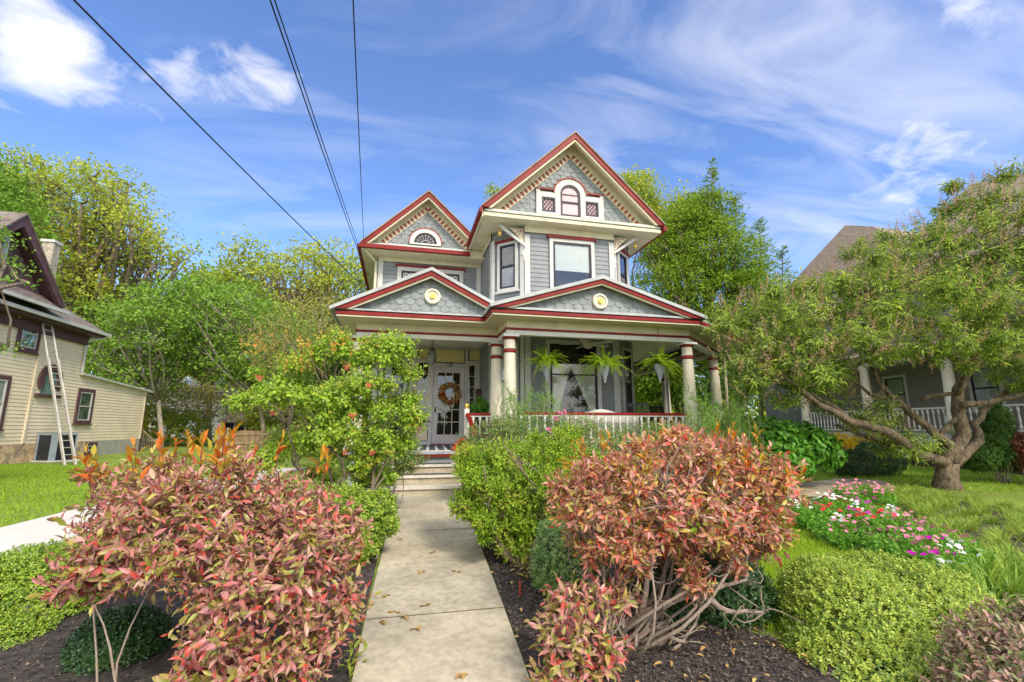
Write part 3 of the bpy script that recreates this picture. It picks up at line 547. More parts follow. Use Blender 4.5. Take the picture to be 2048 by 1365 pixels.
# eaves ------------------------------------------------------------------
mb = MB()
mb.wbox(1.78, 6.58, 10.6, 11.05, 6.70, 6.78); mb.wbox(1.8, 2.9, 11.05, 11.75, 6.70, 6.78); mb.wbox(5.3, 6.56, 11.05, 11.75, 6.70, 6.78)   # soffit over the bay
mb.wbox(1.78, 2.2, 11.75, 13.3, 6.70, 6.78); mb.wbox(6.05, 6.58, 11.75, 24, 6.70, 6.78)
mb.wbox(1.80, 6.56, 10.62, 10.66, 6.785, 6.90); mb.wbox(-1.25, 1.78, 12.92, 13.52, 6.44, 6.50); mb.wbox(-1.25, -.8, 13.52, 24, 6.44, 6.50)
mb.wbox(1.74, 1.77, 10.6, 12.95, 6.66, 6.84); mb.wbox(1.785, 2.19, 12.93, 13.48, 6.43, 6.69)
mb.build('soffit', 'cream', house)
mb = MB()
mb.wbox(-1.30, 1.76, 12.80, 12.90, 6.47, 6.58); mb.wbox(-1.36, -1.26, 12.90, 24, 6.47, 6.58); mb.wbox(6.60, 6.70, 10.5, 24, 6.74, 6.86); mb.wbox(1.66, 1.735, 10.5, 12.9, 6.74, 6.86)
mb.build('eave_gutter', 'red', house)
# main gable ---------------------------------------------------------------
gB = Fr(0, 10.95)
def av_main(c, z): return (3.2 < c < 5.12 and 7.02 < z < 7.76) or math.hypot(c - 4.14, z - 7.76) < .40
scales('gable_shingles', gB, (2.1, 6.28, 6.98, 4.18, 8.98), house, avoid=av_main)
mb = MB(); mb.slab([(1.82, 10.58, 6.86), (6.56, 10.58, 6.86), (6.30, 10.96, 7.03), (2.08, 10.96, 7.03)], .05)
mb.build('pent_skirt', 'weathered', house)
gable_rakes(house, Fr(0, 10.6), 1.72, 6.64, 6.88, 4.18, 9.22, -.02, .10, .115, back=-13.5, cover='brownroof', cth=.045)
def dentils(fr, aL, aR, z0, ac, za, n, b0, zt, sl_t, name='dentil_course'):
    mb = MB(); dt = MB()
    for side, e in ((-1, aL), (1, aR)):
        dz, da = za - z0, ac - e; L_ = math.hypot(dz, da); u = np.array([da / L_, dz / L_]); nn = np.array([-u[1], u[0]]) * (1 if side > 0 else -1)
        mb.prism(fr, [(ac + side * (zt - z0) / sl_t, z0), (ac, zt), (ac, za - .26), (e - side * .26 * abs(da) / dz, z0)], b0 - .0, b0 + .012)
        for i in range(n):
            s0 = L_ * (.06 + .90 * (i + .15) / n); s1 = s0 + L_ * .90 / n * .40; q = [np.array([e, z0]) + u * s_ + nn * k_ for s_, k_ in ((s0, .045), (s1, .045), (s1, .165), (s0, .165))]
            dt.prism(fr, [tuple(x_) for x_ in q], b0 + .013, b0 + .03)
    o = mb.build(name, 'cream', house); dt.build('dentils', 'brick', o)
dentils(gB, 2.12, 6.26, 6.99, 4.18, 8.98, 19, .026, 9.185, .951)
# palladian attic window
wn = MB(); fr = gB
wn.box(fr, 3.20, 3.30, .02, .075, 7.04, 7.72); wn.box(fr, 4.98, 5.08, .02, .075, 7.04, 7.72)
for a0, a1 in ((3.30, 3.35), (3.72, 3.86), (4.42, 4.56), (4.93, 4.98)): wn.box(fr, a0, a1, .02, .07, 7.04, 7.66)
for a0, a1 in ((3.35, 3.72), (4.56, 4.93)): wn.box(fr, a0, a1, .02, .07, 7.04, 7.10); wn.box(fr, a0, a1, .02, .07, 7.52, 7.66)
wn.box(fr, 3.86, 4.42, .02, .07, 6.98, 7.04)
def arcband(mb, fr, cx, cz, r0, r1, b0, b1, m=0, a0=0, a1=180, n=20):
    for i in range(n):
        t0, t1 = R(a0 + (a1 - a0) * i / n), R(a0 + (a1 - a0) * (i + 1) / n)
        mb.prism(fr, [(cx + r0 * math.cos(t0), cz + r0 * math.sin(t0)), (cx + r1 * math.cos(t0), cz + r1 * math.sin(t0)), (cx + r1 * math.cos(t1), cz + r1 * math.sin(t1)), (cx + r0 * math.cos(t1), cz + r0 * math.sin(t1))], b0, b1, m)
arcband(wn, fr, 4.14, 7.66, .28, .44, .02, .07)
wno = wn.build('attic_window', 'trim', house)
mb = MB(); arcband(mb, fr, 4.14, 7.66, .443, .475, .02, .095); mb.box(fr, 3.18, 3.67, .02, .095, 7.725, 7.755); mb.box(fr, 4.61, 5.10, .02, .095, 7.725, 7.755); mb.build('arch_moulding', 'brick', wno)
mb = MB(); arcband(mb, fr, 4.14, 7.66, .225, .277, .02, .06); ring(mb, fr, 3.865, 4.415, 7.045, 7.66, .05, .02, .06, tt=.001); mb.box(fr, 3.91, 4.37, .02, .06, 7.42, 7.46)
for a0 in (3.355, 4.565):
    ring(mb, fr, a0, a0 + .36, 7.105, 7.515, .04, .02, .06)
    for q in range(-2, 4):
        for sg in (1, -1):
            pts = [(a0 + .04 + .28 * (q / 3 + f * .9) if sg > 0 else a0 + .32 - .28 * (q / 3 + f * .9), 7.145 + .33 * f) for f in np.linspace(0, 1, 41)]; pts = [p for p in pts if a0 + .04 < p[0] < a0 + .32]
            if len(pts) > 3: mb.tube([fr.p(pts[0][0], .05 + .002 * sg, pts[0][1]), fr.p(pts[-1][0], .05 + .002 * sg, pts[-1][1])], .008, 4)
mb.build('sash', 'sash', wno)
mb = MB(); mb.prism(fr, [(3.90, 7.08), (4.38, 7.08), (4.38, 7.66)] + [(4.14 + .24 * math.cos(t), 7.66 + .24 * math.sin(t)) for t in np.linspace(0, math.pi, 13)] + [(3.90, 7.66)], .024, .028)
for a0 in (3.39, 4.60): mb.box(fr, a0, a0 + .29, .024, .028, 7.14, 7.48)
mb.build('curtain', 'pink', wno)
# left gable ---------------------------------------------------------------
gL = Fr(0, 13.2); LAL, LAR, LAC = -1.22, 2.30, .54
def av_left(c, z): return math.hypot(c - .50, z - 6.80) < .46
scales('gable_shingles', gL, (-.85, 1.93, 6.76, .54, 8.10), house, avoid=av_left)
MB().slab([(-1.24, 12.84, 6.59), (1.76, 12.84, 6.59), (1.74, 13.22, 6.80), (-.9, 13.22, 6.80)], .05).build('pent_skirt', 'weathered', house)
gable_rakes(house, Fr(0, 12.9), -1.26, 2.34, 6.585, .54, 8.30, -.02, .10, .10, back=-11, cover='brownroof', cth=.045, clip=1.765)
dentils(gL, -.86, 1.94, 6.77, .54, 8.10, 13, .026, 8.27, .953)
mb = MB(); arcband(mb, gL, .50, 6.84, .33, .45, .03, .085); mb.box(gL, .05, .95, .03, .085, 6.80, 6.838); fw_ = mb.build('fan_window', 'white', house)
mb = MB(); arcband(mb, gL, .50, 6.84, .453, .478, .03, .10); mb.build('arch_moulding', 'brick', fw_)
mb = MB(); mb.prism(gL, [(.50 + .33 * math.cos(t), 6.84 + .33 * math.sin(t)) for t in np.linspace(0, math.pi, 17)], .030, .034); mb.build('pane', 'sash', fw_)
mb = MB()
for t in np.linspace(0, math.pi, 9): mb.tube([gL.p(.50 + .10 * math.cos(t), .045, 6.84 + .10 * math.sin(t)), gL.p(.50 + .32 * math.cos(t), .045, 6.84 + .32 * math.sin(t))], .006, 4)
for t in (np.linspace(0, math.pi, 9)[:-1] + math.pi / 16): mb.tube([gL.p(.50 + .23 * math.cos(q), .047, 6.84 + .23 * math.sin(q) + (.035 if k_ == 1 else 0)) for k_, q in enumerate((t - .196, t, t + .196))], .006, 4)
arcband(mb, gL, .50, 6.84, .095, .107, .04, .05); mb.build('muntins', 'trim', fw_)
# second-floor windows -----------------------------------------------------
window(house, fB, 3.56, 4.79, 5.0, 6.42, .09, 'plain', 'valance', head='red', st=.05)
window(house, fCL, .20, .80, 5.02, 6.33, .07, 'sash', 'lower', head='red')
window(house, fCR, .18, .82, 5.02, 6.33, .07, 'sash', 'lower', head='red')
tw = MB(); fr = fF
ring(tw, fr, -.26, 1.66, 5.1, 6.20, .12, .02, .06); tw.box(fr, .44, .56, .02, .06, 5.22, 6.08); tw.box(fr, .86, .98, .02, .06, 5.22, 6.08)
two = tw.build('triple_window', 'trim', house); MB().box(fr, -.32, 1.72, .02, .10, 6.205, 6.26).build('head_moulding', 'red', two)
mb = MB(); bk = MB()
for a0, a1 in ((-.135, .435), (.565, .855), (.985, 1.535)):
    ring(mb, fr, a0, a1, 5.225, 6.075, .045, .02, .05); bk.box(fr, a0 + .03, a1 - .03, .02, .024, 5.25, 6.05)
    w_ = a1 - a0 - .09
    for q in range(-6, 6):
        for sg in (1, -1):
            pts = [((a0 + .045 + w_ * (q / 3 + f * 2) if sg > 0 else a1 - .045 - w_ * (q / 3 + f * 2)), 5.27 + .76 * f) for f in np.linspace(0, 1, 61)]; pts = [p for p in pts if a0 + .045 < p[0] < a1 - .045]
            if len(pts) > 3: mb.tube([fr.p(pts[0][0], .032 + .002 * sg, pts[0][1]), fr.p(pts[-1][0], .032 + .002 * sg, pts[-1][1])], .007, 4)
mb.build('sash', 'sash', two); bk.build('curtain', 'lace', two)
# corner brackets of the bay
for s_, xc, x0 in ((1, 2.9, 2.24), (-1, 5.36, 6.04)):
    mb = MB(); fr = Fr(0, 11.0); ed = xc + (.02 if s_ > 0 else -.02)
    mb.prism(fr, [(ed, 6.12), (ed, 6.20), (x0 + s_ * .02, 6.68), (x0 - s_ * .0, 6.60)] if s_ > 0 else [(ed, 6.20), (ed, 6.12), (x0, 6.60), (x0 - .02, 6.68)], .0, .05)
    mb.prism(fr, [(ed, 6.12), (ed - s_ * .05, 6.02), (ed - s_ * .10, 5.94), (ed - s_ * .05, 5.88), (ed - s_ * .03, 5.76), (ed, 5.72)], .01, .04)
    bo = mb.build('bay_bracket', 'trim', house)
    mb = MB(); P0 = (xc - s_ * .03, 6.60)
    mb.prism(fr, [P0, (P0[0] - s_ * .36, 6.60), (P0[0], 6.24)], .012, .034, 0)
    for q in range(4): t = q / 3 * math.pi / 2; mb.tube([fr.p(P0[0] - s_ * .03, .036, 6.57), fr.p(P0[0] - s_ * (.03 + .30 * math.cos(t) * .9), .036, 6.57 - .24 * math.sin(t))], .007, 4, 1)
    mb.build('sunburst_panel', ['cream', 'brick'], bo)
    mb = MB(); mb.lathe(x0 + s_ * .02, 11.0, [(.0, 6.36), (.035, 6.38), (.055, 6.43), (.035, 6.48), (.02, 6.50), (.02, 6.6)], 14); mb.build('ball_drop', 'gold', bo, True)
# chimney caps
MB().wbox(4.95, 5.5, 14.6, 15.1, 7.6, 9.1).build('chimney', 'brownroof', house)
MB().wbox(4.9, 5.55, 14.55, 15.15, 9.102, 9.2).build('chimney_cap', 'black', house)
MB().wbox(-1.0, -.3, 15.2, 15.9, 6.6, 7.55).build('dormer_block', 'weathered', house)
# ------------------------------------------------------------------ porch
GUT = [(-1.3, 14.2), (-1.3, 9.3), (1.6, 9.3), (1.6, 8.5), (6.06, 8.5), (8.5, 10.2), (8.75, 14.0), (8.75, 19)]
INN = [(-.8, 14.2), (-.8, 13.5), (2.2, 13.5), (2.9, 11.0), (5.36, 11.0), (6.1, 11.66), (6.1, 14.0), (6.1, 19)]
COL = [(-.88, 14.2), (-.88, 9.9), (2.05, 9.9), (2.05, 9.0), (6.05, 9.0), (7.9, 10.6), (8.22, 13.9), (8.22, 19)]
rf = MB()
for i in range(len(GUT) - 1):
    g0, g1, n0, n1 = GUT[i], GUT[i + 1], INN[i], INN[i + 1]; zi = 4.95 if i < 3 else 4.78
    if i == 0: continue
    z0_ = 4.85 if i <= 2 else 4.75; rf.slab([(*g0, 3.87), (*g1, 3.87), (*n1, 4.80), (*n0, 4.80)], .06)
rf.slab([(*GUT[0], 3.87), (*GUT[1], 3.87), (*INN[1], 4.8), (*INN[0], 4.8)], .06)
rf.build('porch_roof', 'tin', house)
def flat_between(mb, A, B, z, th, m=0):
    for i in range(len(A) - 1): mb.slab([(*A[i], z), (*A[i + 1], z), (*B[i + 1], z), (*B[i], z)], th, m)
def offs(poly, d):
    out = []
    for i, p in enumerate(poly):
        v = []
        for a, b in ((i - 1, i), (i, i + 1)):
            if a < 0 or b >= len(poly): continue
            q = np.array(poly[b], float) - np.array(poly[a], float); q /= np.linalg.norm(q); v.append(np.array([q[1], -q[0]]))
        if len(v) == 2:
            n_ = v[0] + v[1]; n_ /= (1 + v[0] @ v[1]); out.append(tuple(np.array(p) + n_ * d))
        else: out.append(tuple(np.array(p) + v[0] * d))
    return out
def strip(mb, A, B, z0, z1, th=.05, m=0):
    """one mitred run of board along a polyline, th thick inwards"""
    I = offs(A, -th); n = len(A); V = []
    for i in range(n): V += [(*A[i], z0), (*A[i], z1), (*I[i], z1), (*I[i], z0)]
    fs = [(0, 1, 2, 3), (4 * n - 1, 4 * n - 2, 4 * n - 3, 4 * n - 4)]
    for i in range(n - 1):
        for k in range(4): fs.append((4 * i + k, 4 * i + (k + 1) % 4, 4 * i + 4 + (k + 1) % 4, 4 * i + 4 + k))
    mb.raw(V, fs, m)
mb = MB(); flat_between(mb, offs(GUT, -.02), offs(COL, .05), 3.74, .03); strip(mb, offs(COL, .06), None, 3.56, 3.735, .04); mb.build('porch_soffit', 'cream', house)
mb = MB(); strip(mb, offs(COL, .085), None, 3.515, 3.558, .10); mb.build('frieze_moulding', 'red', house)
mb = MB(); strip(mb, offs(COL, .06), None, 3.42, 3.512, .14); mb.build('porch_beam', 'white', house)
mb = MB(); strip(mb, GUT, None, 3.745, 3.835, .09); mb.build('porch_gutter', 'red', house)
mb = MB(); flat_between(mb, offs(COL, -.06), INN, CZ, .04); mb.build('porch_ceiling', 'ceil', house)
# pediments
scales('pediment_shingles', Fr(0, 9.45), (-1.12, 2.0, 3.86, .50, 4.66), house, .20, .125)
gable_rakes(house, Fr(0, 9.3), -1.30, 2.22, 3.845, .50, 4.72, -.02, .06, .085, back=-4.2, cover='tin', cth=.07, over=.10)
scales('pediment_shingles', Fr(0, 8.65), (1.75, 6.0, 3.86, 3.86, 4.48), house, .20, .125)
gable_rakes(house, Fr(0, 8.5), 1.62, 6.12, 3.845, 3.86, 4.54, -.02, .06, .075, back=-2.6, cover='tin', cth=.07, over=.06)
def medallion(fr, a, z):
    mb = MB()
    for r0, r1, b0, b1, m in ((0, .05, .03, .09, 2), (.05, .12, .03, .05, 1), (.12, .15, .03, .075, 0), (.15, .165, .03, .055, 1)):
        k = 28
        for i in range(k):
            t0, t1 = 6.2832 * i / k, 6.2832 * (i + 1) / k; q = [(a + r * math.cos(t), z + r * math.sin(t)) for r, t in ((r0, t0), (r1, t0), (r1, t1), (r0, t1))]
            if r0 == 0: q = q[1:3] + [(a, z)]
            mb.prism(fr, q, b0, b1, m)
    mb.build('medallion', ['white', 'cream', 'gold'], house)
medallion(Fr(0, 9.45), .54, 4.23); medallion(Fr(0, 8.65), 3.86, 4.12)
# deck and skirt
DK = [(-.98, 14.2), (-.98, 9.62), (1.5, 9.62), (1.5, 9.62), (2.0, 9.62), (2.0, 8.82), (6.1, 8.82), (8.05, 10.5), (8.4, 13.9), (8.4, 19)]
mb = MB(); mb.slab([(x_, y_, FZ) for x_, y_ in [(-.98, 19), (-.98, 9.55), (1.9, 9.55), (1.9, 8.8), (6.13, 8.8), (8.1, 10.45), (8.45, 13.9), (8.45, 19)]], .05); mb.build('porch_floor', 'deck', house)
mb = MB(); strip(mb, [(-.96, 19), (-.96, 9.57), (1.92, 9.57), (1.92, 8.82), (6.12, 8.82), (8.08, 10.46), (8.43, 13.9), (8.43, 19)], None, 1.03, 1.078, .03); mb.build('floor_edge', 'red', house)
mb = MB(); strip(mb, [(-.92, 19), (-.92, 9.64), (1.96, 9.64), (1.96, 8.88), (6.10, 8.88), (8.04, 10.5), (8.4, 13.9), (8.4, 19)], None, ZF - .05, 1.028, .03); mb.build('porch_skirt', 'scale', house)
# columns
def column(x, y):
    z0, z1 = FZ, 3.42; mb = MB(); mb.lathe(x, y, [(.185, z0), (.185, z0 + .07), (.165, z0 + .09), (.15, z0 + .12), (.146, z0 + .5), (.112, z1 - .36), (.112, z1 - .10), (.14, z1 - .05)], 24)
    c = mb.build('column', 'shaft', house, True)
    MB().lathe(x, y, [(.125, z1 - .36), (.128, z1 - .34), (.128, z1 - .31), (.122, z1 - .295)], 24).lathe(x, y, [(.122, z1 - .10), (.145, z1 - .07), (.145, z1 - .055), (.13, z1 - .05)], 24).build('red_band', 'red', c, True)
    MB().wbox(x - .16, x + .16, y - .16, y + .16, z1 - .048, z1 - .004).lathe(x, y, [(.118, z1 - .29), (.13, z1 - .275), (.118, z1 - .262)], 24).build('capital', 'trim', c)
for x_, y_ in ((-.88, 9.9), (2.07, 9.02), (1.98, 9.92), (6.05, 9.02), (7.88, 10.62), (8.2, 13.5), (8.2, 17.3)): column(x_, y_)
# railings
BP = [(.026, 0), (.026, .06), (.012, .075), (.020, .11), (.026, .17), (.016, .30), (.013, .33), (.020, .345), (.013, .36), (.024, .40), (.024, .46)]
def railing(p0, p1, gap=.155, parent=None):
    a, b = np.array(p0, float), np.array(p1, float); L_ = np.linalg.norm(b - a); u = (b - a) / L_; fr = Fr(a[0], a[1], math.degrees(math.atan2(u[1], u[0])))
    mb = MB(); mb.box(fr, 0, L_, -.05, .05, 1.845, 1.895, 0); mb.box(fr, 0, L_, -.035, .035, 1.815, 1.843, 1); mb.box(fr, 0, L_, -.03, .03, 1.30, 1.345, 1)
    o = mb.build('railing', ['red', 'white'], house); n = int(L_ / gap)
    for i in range(n):
        t = (i + .5) / n * L_; q = a + u * t
        if i == 0: pb = MB().lathe(0, 0, [(r_ * 1.25, 1.345 + z_ * 1.02) for r_, z_ in BP], 8).build('baluster', 'white', o, True); pb.location = (q[0], q[1], 0)
        else: c = pb.copy(); SC.collection.objects.link(c); c.location = (q[0], q[1], 0)
    return o
railing((2.22, 9.02), (5.92, 9.02)); railing((6.17, 9.12), (7.78, 10.52), .17); railing((7.94, 10.78), (8.18, 13.35), .17); railing((1.42, 9.92), (1.85, 9.92), .14)
mb = MB(); mb.wbox(1.30, 1.40, 9.86, 9.96, FZ, 1.98, 0); mb.lathe(1.35, 9.91, [(.03, 1.985), (.03, 2.0), (.045, 2.02), (.05, 2.05), (.03, 2.085), (0.004, 2.09)], 14, 1); mb.build('newel_post', ['white', 'gold'], house)
mb = MB(); mb.tube([(1.36, 9.84, 1.86), (1.40, 9.35, 1.60), (1.45, 8.95, 1.28)], .045, 8); mb.build('stair_handrail', 'red', house)
# steps
mb = MB(); nz = MB(); mats_ = MB(); rise = (FZ - .055 - ZF) / 4
for i in range(3):
    y0 = YS + i * .28; zt = ZF + rise * (i + 1); mb.wbox(-.62 + .1 * i, 1.72 - .1 * i, y0, 9.62, zt - rise + (.001 if i else -.1), zt - .045); nz.wbox(-.64 + .1 * i, 1.74 - .1 * i, y0 - .035, 9.60 - .001 * i, zt - .044, zt - .001)
st_ = mb.build('step', 'stepstone', house); nz.build('nosing', 'nosing', st_)
for i in (1, 2): y0 = YS + i * .28; zt = ZF + rise * (i + 1); tag(MB().wbox(-.05, 1.0, y0 + .04, y0 + .24, zt + .001, zt + .012).build('tread_mat', 'rug'), 'black rubber mat on the %s concrete entry step' % ('middle' if i == 1 else 'top'), 'mat', 'mats on the entry steps')
# entry ----------------------------------------------------------------------
fr = Fr(0, 13.5); en = MB()
en.box(fr, .22, 2.40, .03, .06, 3.82, CZ - .045); en.box(fr, .22, .40, .03, .075, FZ, 3.82); en.box(fr, 2.25, 2.40, .03, .075, FZ, 3.82)
for a0, a1 in ((.76, .86), (1.76, 1.84)): en.box(fr, a0, a1, .03, .078, FZ, 3.82)
en.box(fr, .40, .76, .03, .07, 3.44, 3.52); en.box(fr, .86, 1.76, .03, .075, 3.30, 3.40); en.box(fr, 1.84, 2.25, .03, .07, 3.40, 3.50)
en.box(fr, .40, .76, .03, .07, 1.13, 1.22); en.box(fr, 1.84, 2.25, .03, .07, 1.13, 1.22); en.box(fr, .40, .76, .03, .07, 1.66, 1.74); en.box(fr, 1.84, 2.25, .03, .07, 1.66, 1.74)
eno = en.build('door_surround', 'lilac', house)
mb = MB()
for a0, a1, z0, z1 in ((.44, .74, 3.545, 3.80), (.90, 1.73, 3.44, 3.80), (1.88, 2.22, 3.525, 3.80)): MB().box(fr, a0, a1, .03, .06, z0, z1).build('transom_panel', 'panel', eno)
for a0, a1 in ((.42, .74), (1.86, 2.23)): MB().box(fr, a0, a1, .03, .06, 1.24, 1.64).build('kick_panel', 'cream', eno)
MB().box(fr, .38, .80, .03, .12, 1.745, 1.785).box(fr, 1.80, 2.27, .03, .12, 1.745, 1.785).build('sidelight_sill', 'red', eno)
for a0, a1, zt in ((.40, .76, 3.44), (1.84, 2.25, 3.40)):
    mb = MB(); ring(mb, fr, a0, a1, 1.79, zt, .045, .03, .06); n_ = 5
    for q in range(1, n_): z_ = 1.835 + (zt - .045 - 1.835) * q / n_; mb.box(fr, a0 + .045, a1 - .045, .03, .052, z_ - .009, z_ + .009)
    mb.box(fr, (a0 + a1) / 2 - .009, (a0 + a1) / 2 + .009, .03, .054, 1.835, zt - .045); so_ = mb.build('sidelight', 'cream', eno)
    MB().box(fr, a0 + .04, a1 - .04, .034, .037, 1.83, zt - .04).build('pane', 'glass', so_); MB().box(fr, a0 + .04, a1 - .04, .029, .031, 1.83, zt - .04).build('backing', 'dark', so_)
dr_ = MB(); d0, d1, dz1 = .87, 1.75, 3.295
dr_.box(fr, d0, d0 + .13, .03, .065, FZ + .02, dz1); dr_.box(fr, d1 - .13, d1, .03, .065, FZ + .02, dz1); dr_.box(fr, d0 + .13, d1 - .13, .03, .065, FZ + .02, 1.40); dr_.box(fr, d0 + .13, d1 - .13, .03, .065, 3.13, dz1)
dro = dr_.build('front_door', 'lilac', house); mb = MB()
for q in (1, 2): a_ = d0 + .13 + (d1 - d0 - .26) * q / 3; mb.box(fr, a_ - .011, a_ + .011, .035, .058, 1.40, 3.13)
for q in range(1, 5): z_ = 1.40 + 1.73 * q / 5; mb.box(fr, d0 + .13, d1 - .13, .035, .056, z_ - .011, z_ + .011)
mb.build('muntins', 'cream', dro); MB().box(fr, d0 + .12, d1 - .12, .038, .042, 1.39, 3.14).build('pane', 'glass', dro); MB().box(fr, d0 + .12, d1 - .12, .031, .033, 1.39, 3.14).build('backing', 'dark', dro)
MB().lathe(d0 + .065, 13.5 - .10, [(.0, 2.05), (.028, 2.065), (.03, 2.09), (.0, 2.11)], 12).box(fr, d0 + .045, d0 + .085, .065, .072, 2.0, 2.16).build('door_knob', 'bronze', dro)
MB().box(fr, .84, 1.78, .03, .14, FZ + .001, FZ + .018).build('threshold', 'red', dro)
def text(s, loc, size, m, parent, extr=.006, rot=(R(90), 0, 0)):
    c = bpy.data.curves.new('house_number', 'FONT'); c.body = s; c.size = size; c.extrude = extr; c.align_x = 'CENTER'; tmp = bpy.data.objects.new('tmp', c); SC.collection.objects.link(tmp)
    bpy.context.view_layer.update(); me = bpy.data.meshes.new_from_object(tmp.evaluated_get(bpy.context.evaluated_depsgraph_get())); bpy.data.objects.remove(tmp)
    me.materials.clear(); me.materials.append(M[m]); o = bpy.data.objects.new('house_number', me); o.location = loc; o.rotation_euler = rot; return link(o, parent)
text('120', (1.31, 13.5 - .085, 3.315), .12, 'black', eno)
window(house, fF, -.62, .14, 1.95, 3.55, .10, 'sash', 'side', head='red')
# porch-level bay windows
window(house, fB, 3.42, 4.86, 1.78, 3.74, .10, 'tall', 'swaglow', trim='lilac', st=.055)
window(house, fCL, .18, .80, 1.78, 3.66, .07, 'sash', 'side', trim='lilac')
window(house, fCR, .18, .82, 1.78, 3.66, .07, 'sash', 'side', trim='lilac')
window(house, fR, 2.2, 3.2, 1.9, 3.6, .09, 'sash', 'side', trim='lilac'); window(house, fR, 2.2, 3.2, 5.0, 6.3, .09, 'sash', 'lower'); window(house, fLf, 7.2, 8.1, 5.0, 6.2, .09, 'sash', 'lower', head='red'); window(house, fLf, 4, 4.9, 1.9, 3.5, .09, 'sash', 'side', head='red')
# candle and lampshade behind the big window are inside; downspouts
mb = MB(); mb.tube([(8.55, 10.32, 3.78), (8.45, 10.40, 3.66), (8.22, 10.62, 3.50), (8.2, 10.66, 1.0), (8.2, 10.66, .5)], .035, 8); mb.build('downspout', 'cream', house); mb = MB(); mb.tube([(-1.15, 12.95, 6.46), (-.86, 13.42, 6.25), (-.86, 13.44, 4.9)], .04, 8)
mb.build('downspout', 'cream', house)
# ---------------------------------------------------------------- porch things
def rug(name, x0, x1, y0, y1, z, lab, cat, m='rug'):
    t = empty(name, ((x0 + x1) / 2, (y0 + y1) / 2, z), lab, cat); MB().wbox(x0, x1, y0, y1, z + .001, z + .012).build('rug_field', m, t)
    mb = MB()
    for i in range(10): x_ = x0 + .06 + i * (x1 - x0 - .1) / 10; mb.slab([(x_, y0 + .1, z + .0145), (x_ + .06, y0 + .1, z + .0145), (x_ + .22, y1 - .1, z + .0145), (x_ + .16, y1 - .1, z + .0145)], .002)
    mb.build('rug_stripes', 'weathered', t); MB().wbox(x0 - .02, x1 + .02, y0 - .02, y0 + .02, z + .001, z + .013).build('rug_border', 'white', t)
rug('porch_rug', -.1, 1.9, 9.75, 12.6, FZ, 'long dark striped rug on the porch floor before the front door', 'rug')
# wreath
t = empty('door_wreath', (1.31, 13.40, 2.55), 'autumn wreath of red and golden leaves hanging on the glass front door', 'wreath')
n_ = 420; ph = rng.random(n_) * 6.28; rr = .24 + rng.normal(size=n_) * .035; P = np.stack([1.33 + rr * np.cos(ph), 13.38 + rng.normal(size=n_) * .02, 2.53 + rr * np.sin(ph)], 1)
leaves('wreath_leaves', P, rv(n_), np.array([[0, -1., 0]]) + rv(n_) * .8, .075, .05, 'hi', leafmat('wreath_leaf', [(.18, .02, .02), (.40, .05, .02), (.50, .22, .02), (.45, .38, .08), (.12, .04, .03)], .6, .1, .5, 5), t)
MB().tube([(1.33 + .24 * math.cos(a), 13.39, 2.53 + .24 * math.sin(a)) for a in np.linspace(0, 6.283, 25)], .03, 6).build('wreath_ring', 'twig', t)
t = empty('hanging_clock', D(816, 738, 12.6), 'round golden disc hanging in front of the left porch window', 'wall ornament')
p = D(816, 738, 12.6); MB().tube([p + np.array([0, -.03, 0]), p + np.array([0, .03, 0])], .115, 24).build('disc', 'panel', t)
mb = MB(); mb.tube([p + np.array([.118 * math.cos(a), 0, .118 * math.sin(a)]) for a in np.linspace(0, 6.283, 25)], .014, 6); mb.tube([p + np.array([0, 0, .12]), (p[0], p[1], CZ)], .006, 5); mb.build('hanger', 'bronze', t)
# pendant lantern
p = D(864, 714, 11.6); t = empty('pendant_lantern', p, 'oval glass lantern hanging from the porch ceiling before the door', 'lantern')
MB().lathe(p[0], p[1], [(.01, p[2] - .19), (.05, p[2] - .16), (.10, p[2] - .06), (.115, p[2] + .02), (.10, p[2] + .10), (.06, p[2] + .16)], 10).build('globe', 'lampglass', t)
mb = MB(); mb.lathe(p[0], p[1], [(.062, p[2] + .155), (.07, p[2] + .17), (.03, p[2] + .21), (.01, p[2] + .24)], 12); mb.tube([(p[0], p[1], p[2] + .22), (p[0], p[1], CZ - .05)], .009, 6); mb.lathe(p[0], p[1], [(.05, CZ - .06), (.06, CZ - .042)], 12); mb.lathe(p[0], p[1], [(.012, p[2] - .22), (.02, p[2] - .19)], 8)
for s_ in (-1, 1): mb.tube([(p[0] + s_ * .06, p[1], p[2] + .16), (p[0] + s_ * .03, p[1], p[2] + .45)], .005, 4)
for a in np.linspace(0, 6.283, 7)[:-1]: mb.tube([(p[0] + r_ * math.cos(a), p[1] + r_ * math.sin(a), p[2] + z_) for r_, z_ in ((.052, -.16), (.102, -.06), (.117, .02), (.102, .10), (.062, .16))], .005, 4)
mb.build('lantern_frame', 'bronze', t)
# ceiling fan
p = atY(1176, 690, 10.35); t = empty('ceiling_fan', p, 'cream ceiling fan with five blades under the porch ceiling', 'ceiling fan')
MB().lathe(p[0], p[1], [(.02, p[2] - .10), (.10, p[2] - .07), (.13, p[2] + .0), (.13, p[2] + .07), (.05, p[2] + .12), (.03, p[2] + .14), (.03, CZ - .08), (.08, CZ - .045)], 18).build('motor', 'shaft', t, True)
for i in range(5):
    a = 6.283 * i / 5 + .35; fr = Fr(p[0], p[1], math.degrees(a)); mb = MB(); pts = [(.12, -.03), (.25, -.06), (.62, -.075), (.66, 0), (.62, .075), (.25, .06), (.12, .03)]
    mb.slab([fr.p(q, s_, p[2] + .02 + s_ * .2) for q, s_ in pts], .012); mb.build('blade', 'shaft', t)
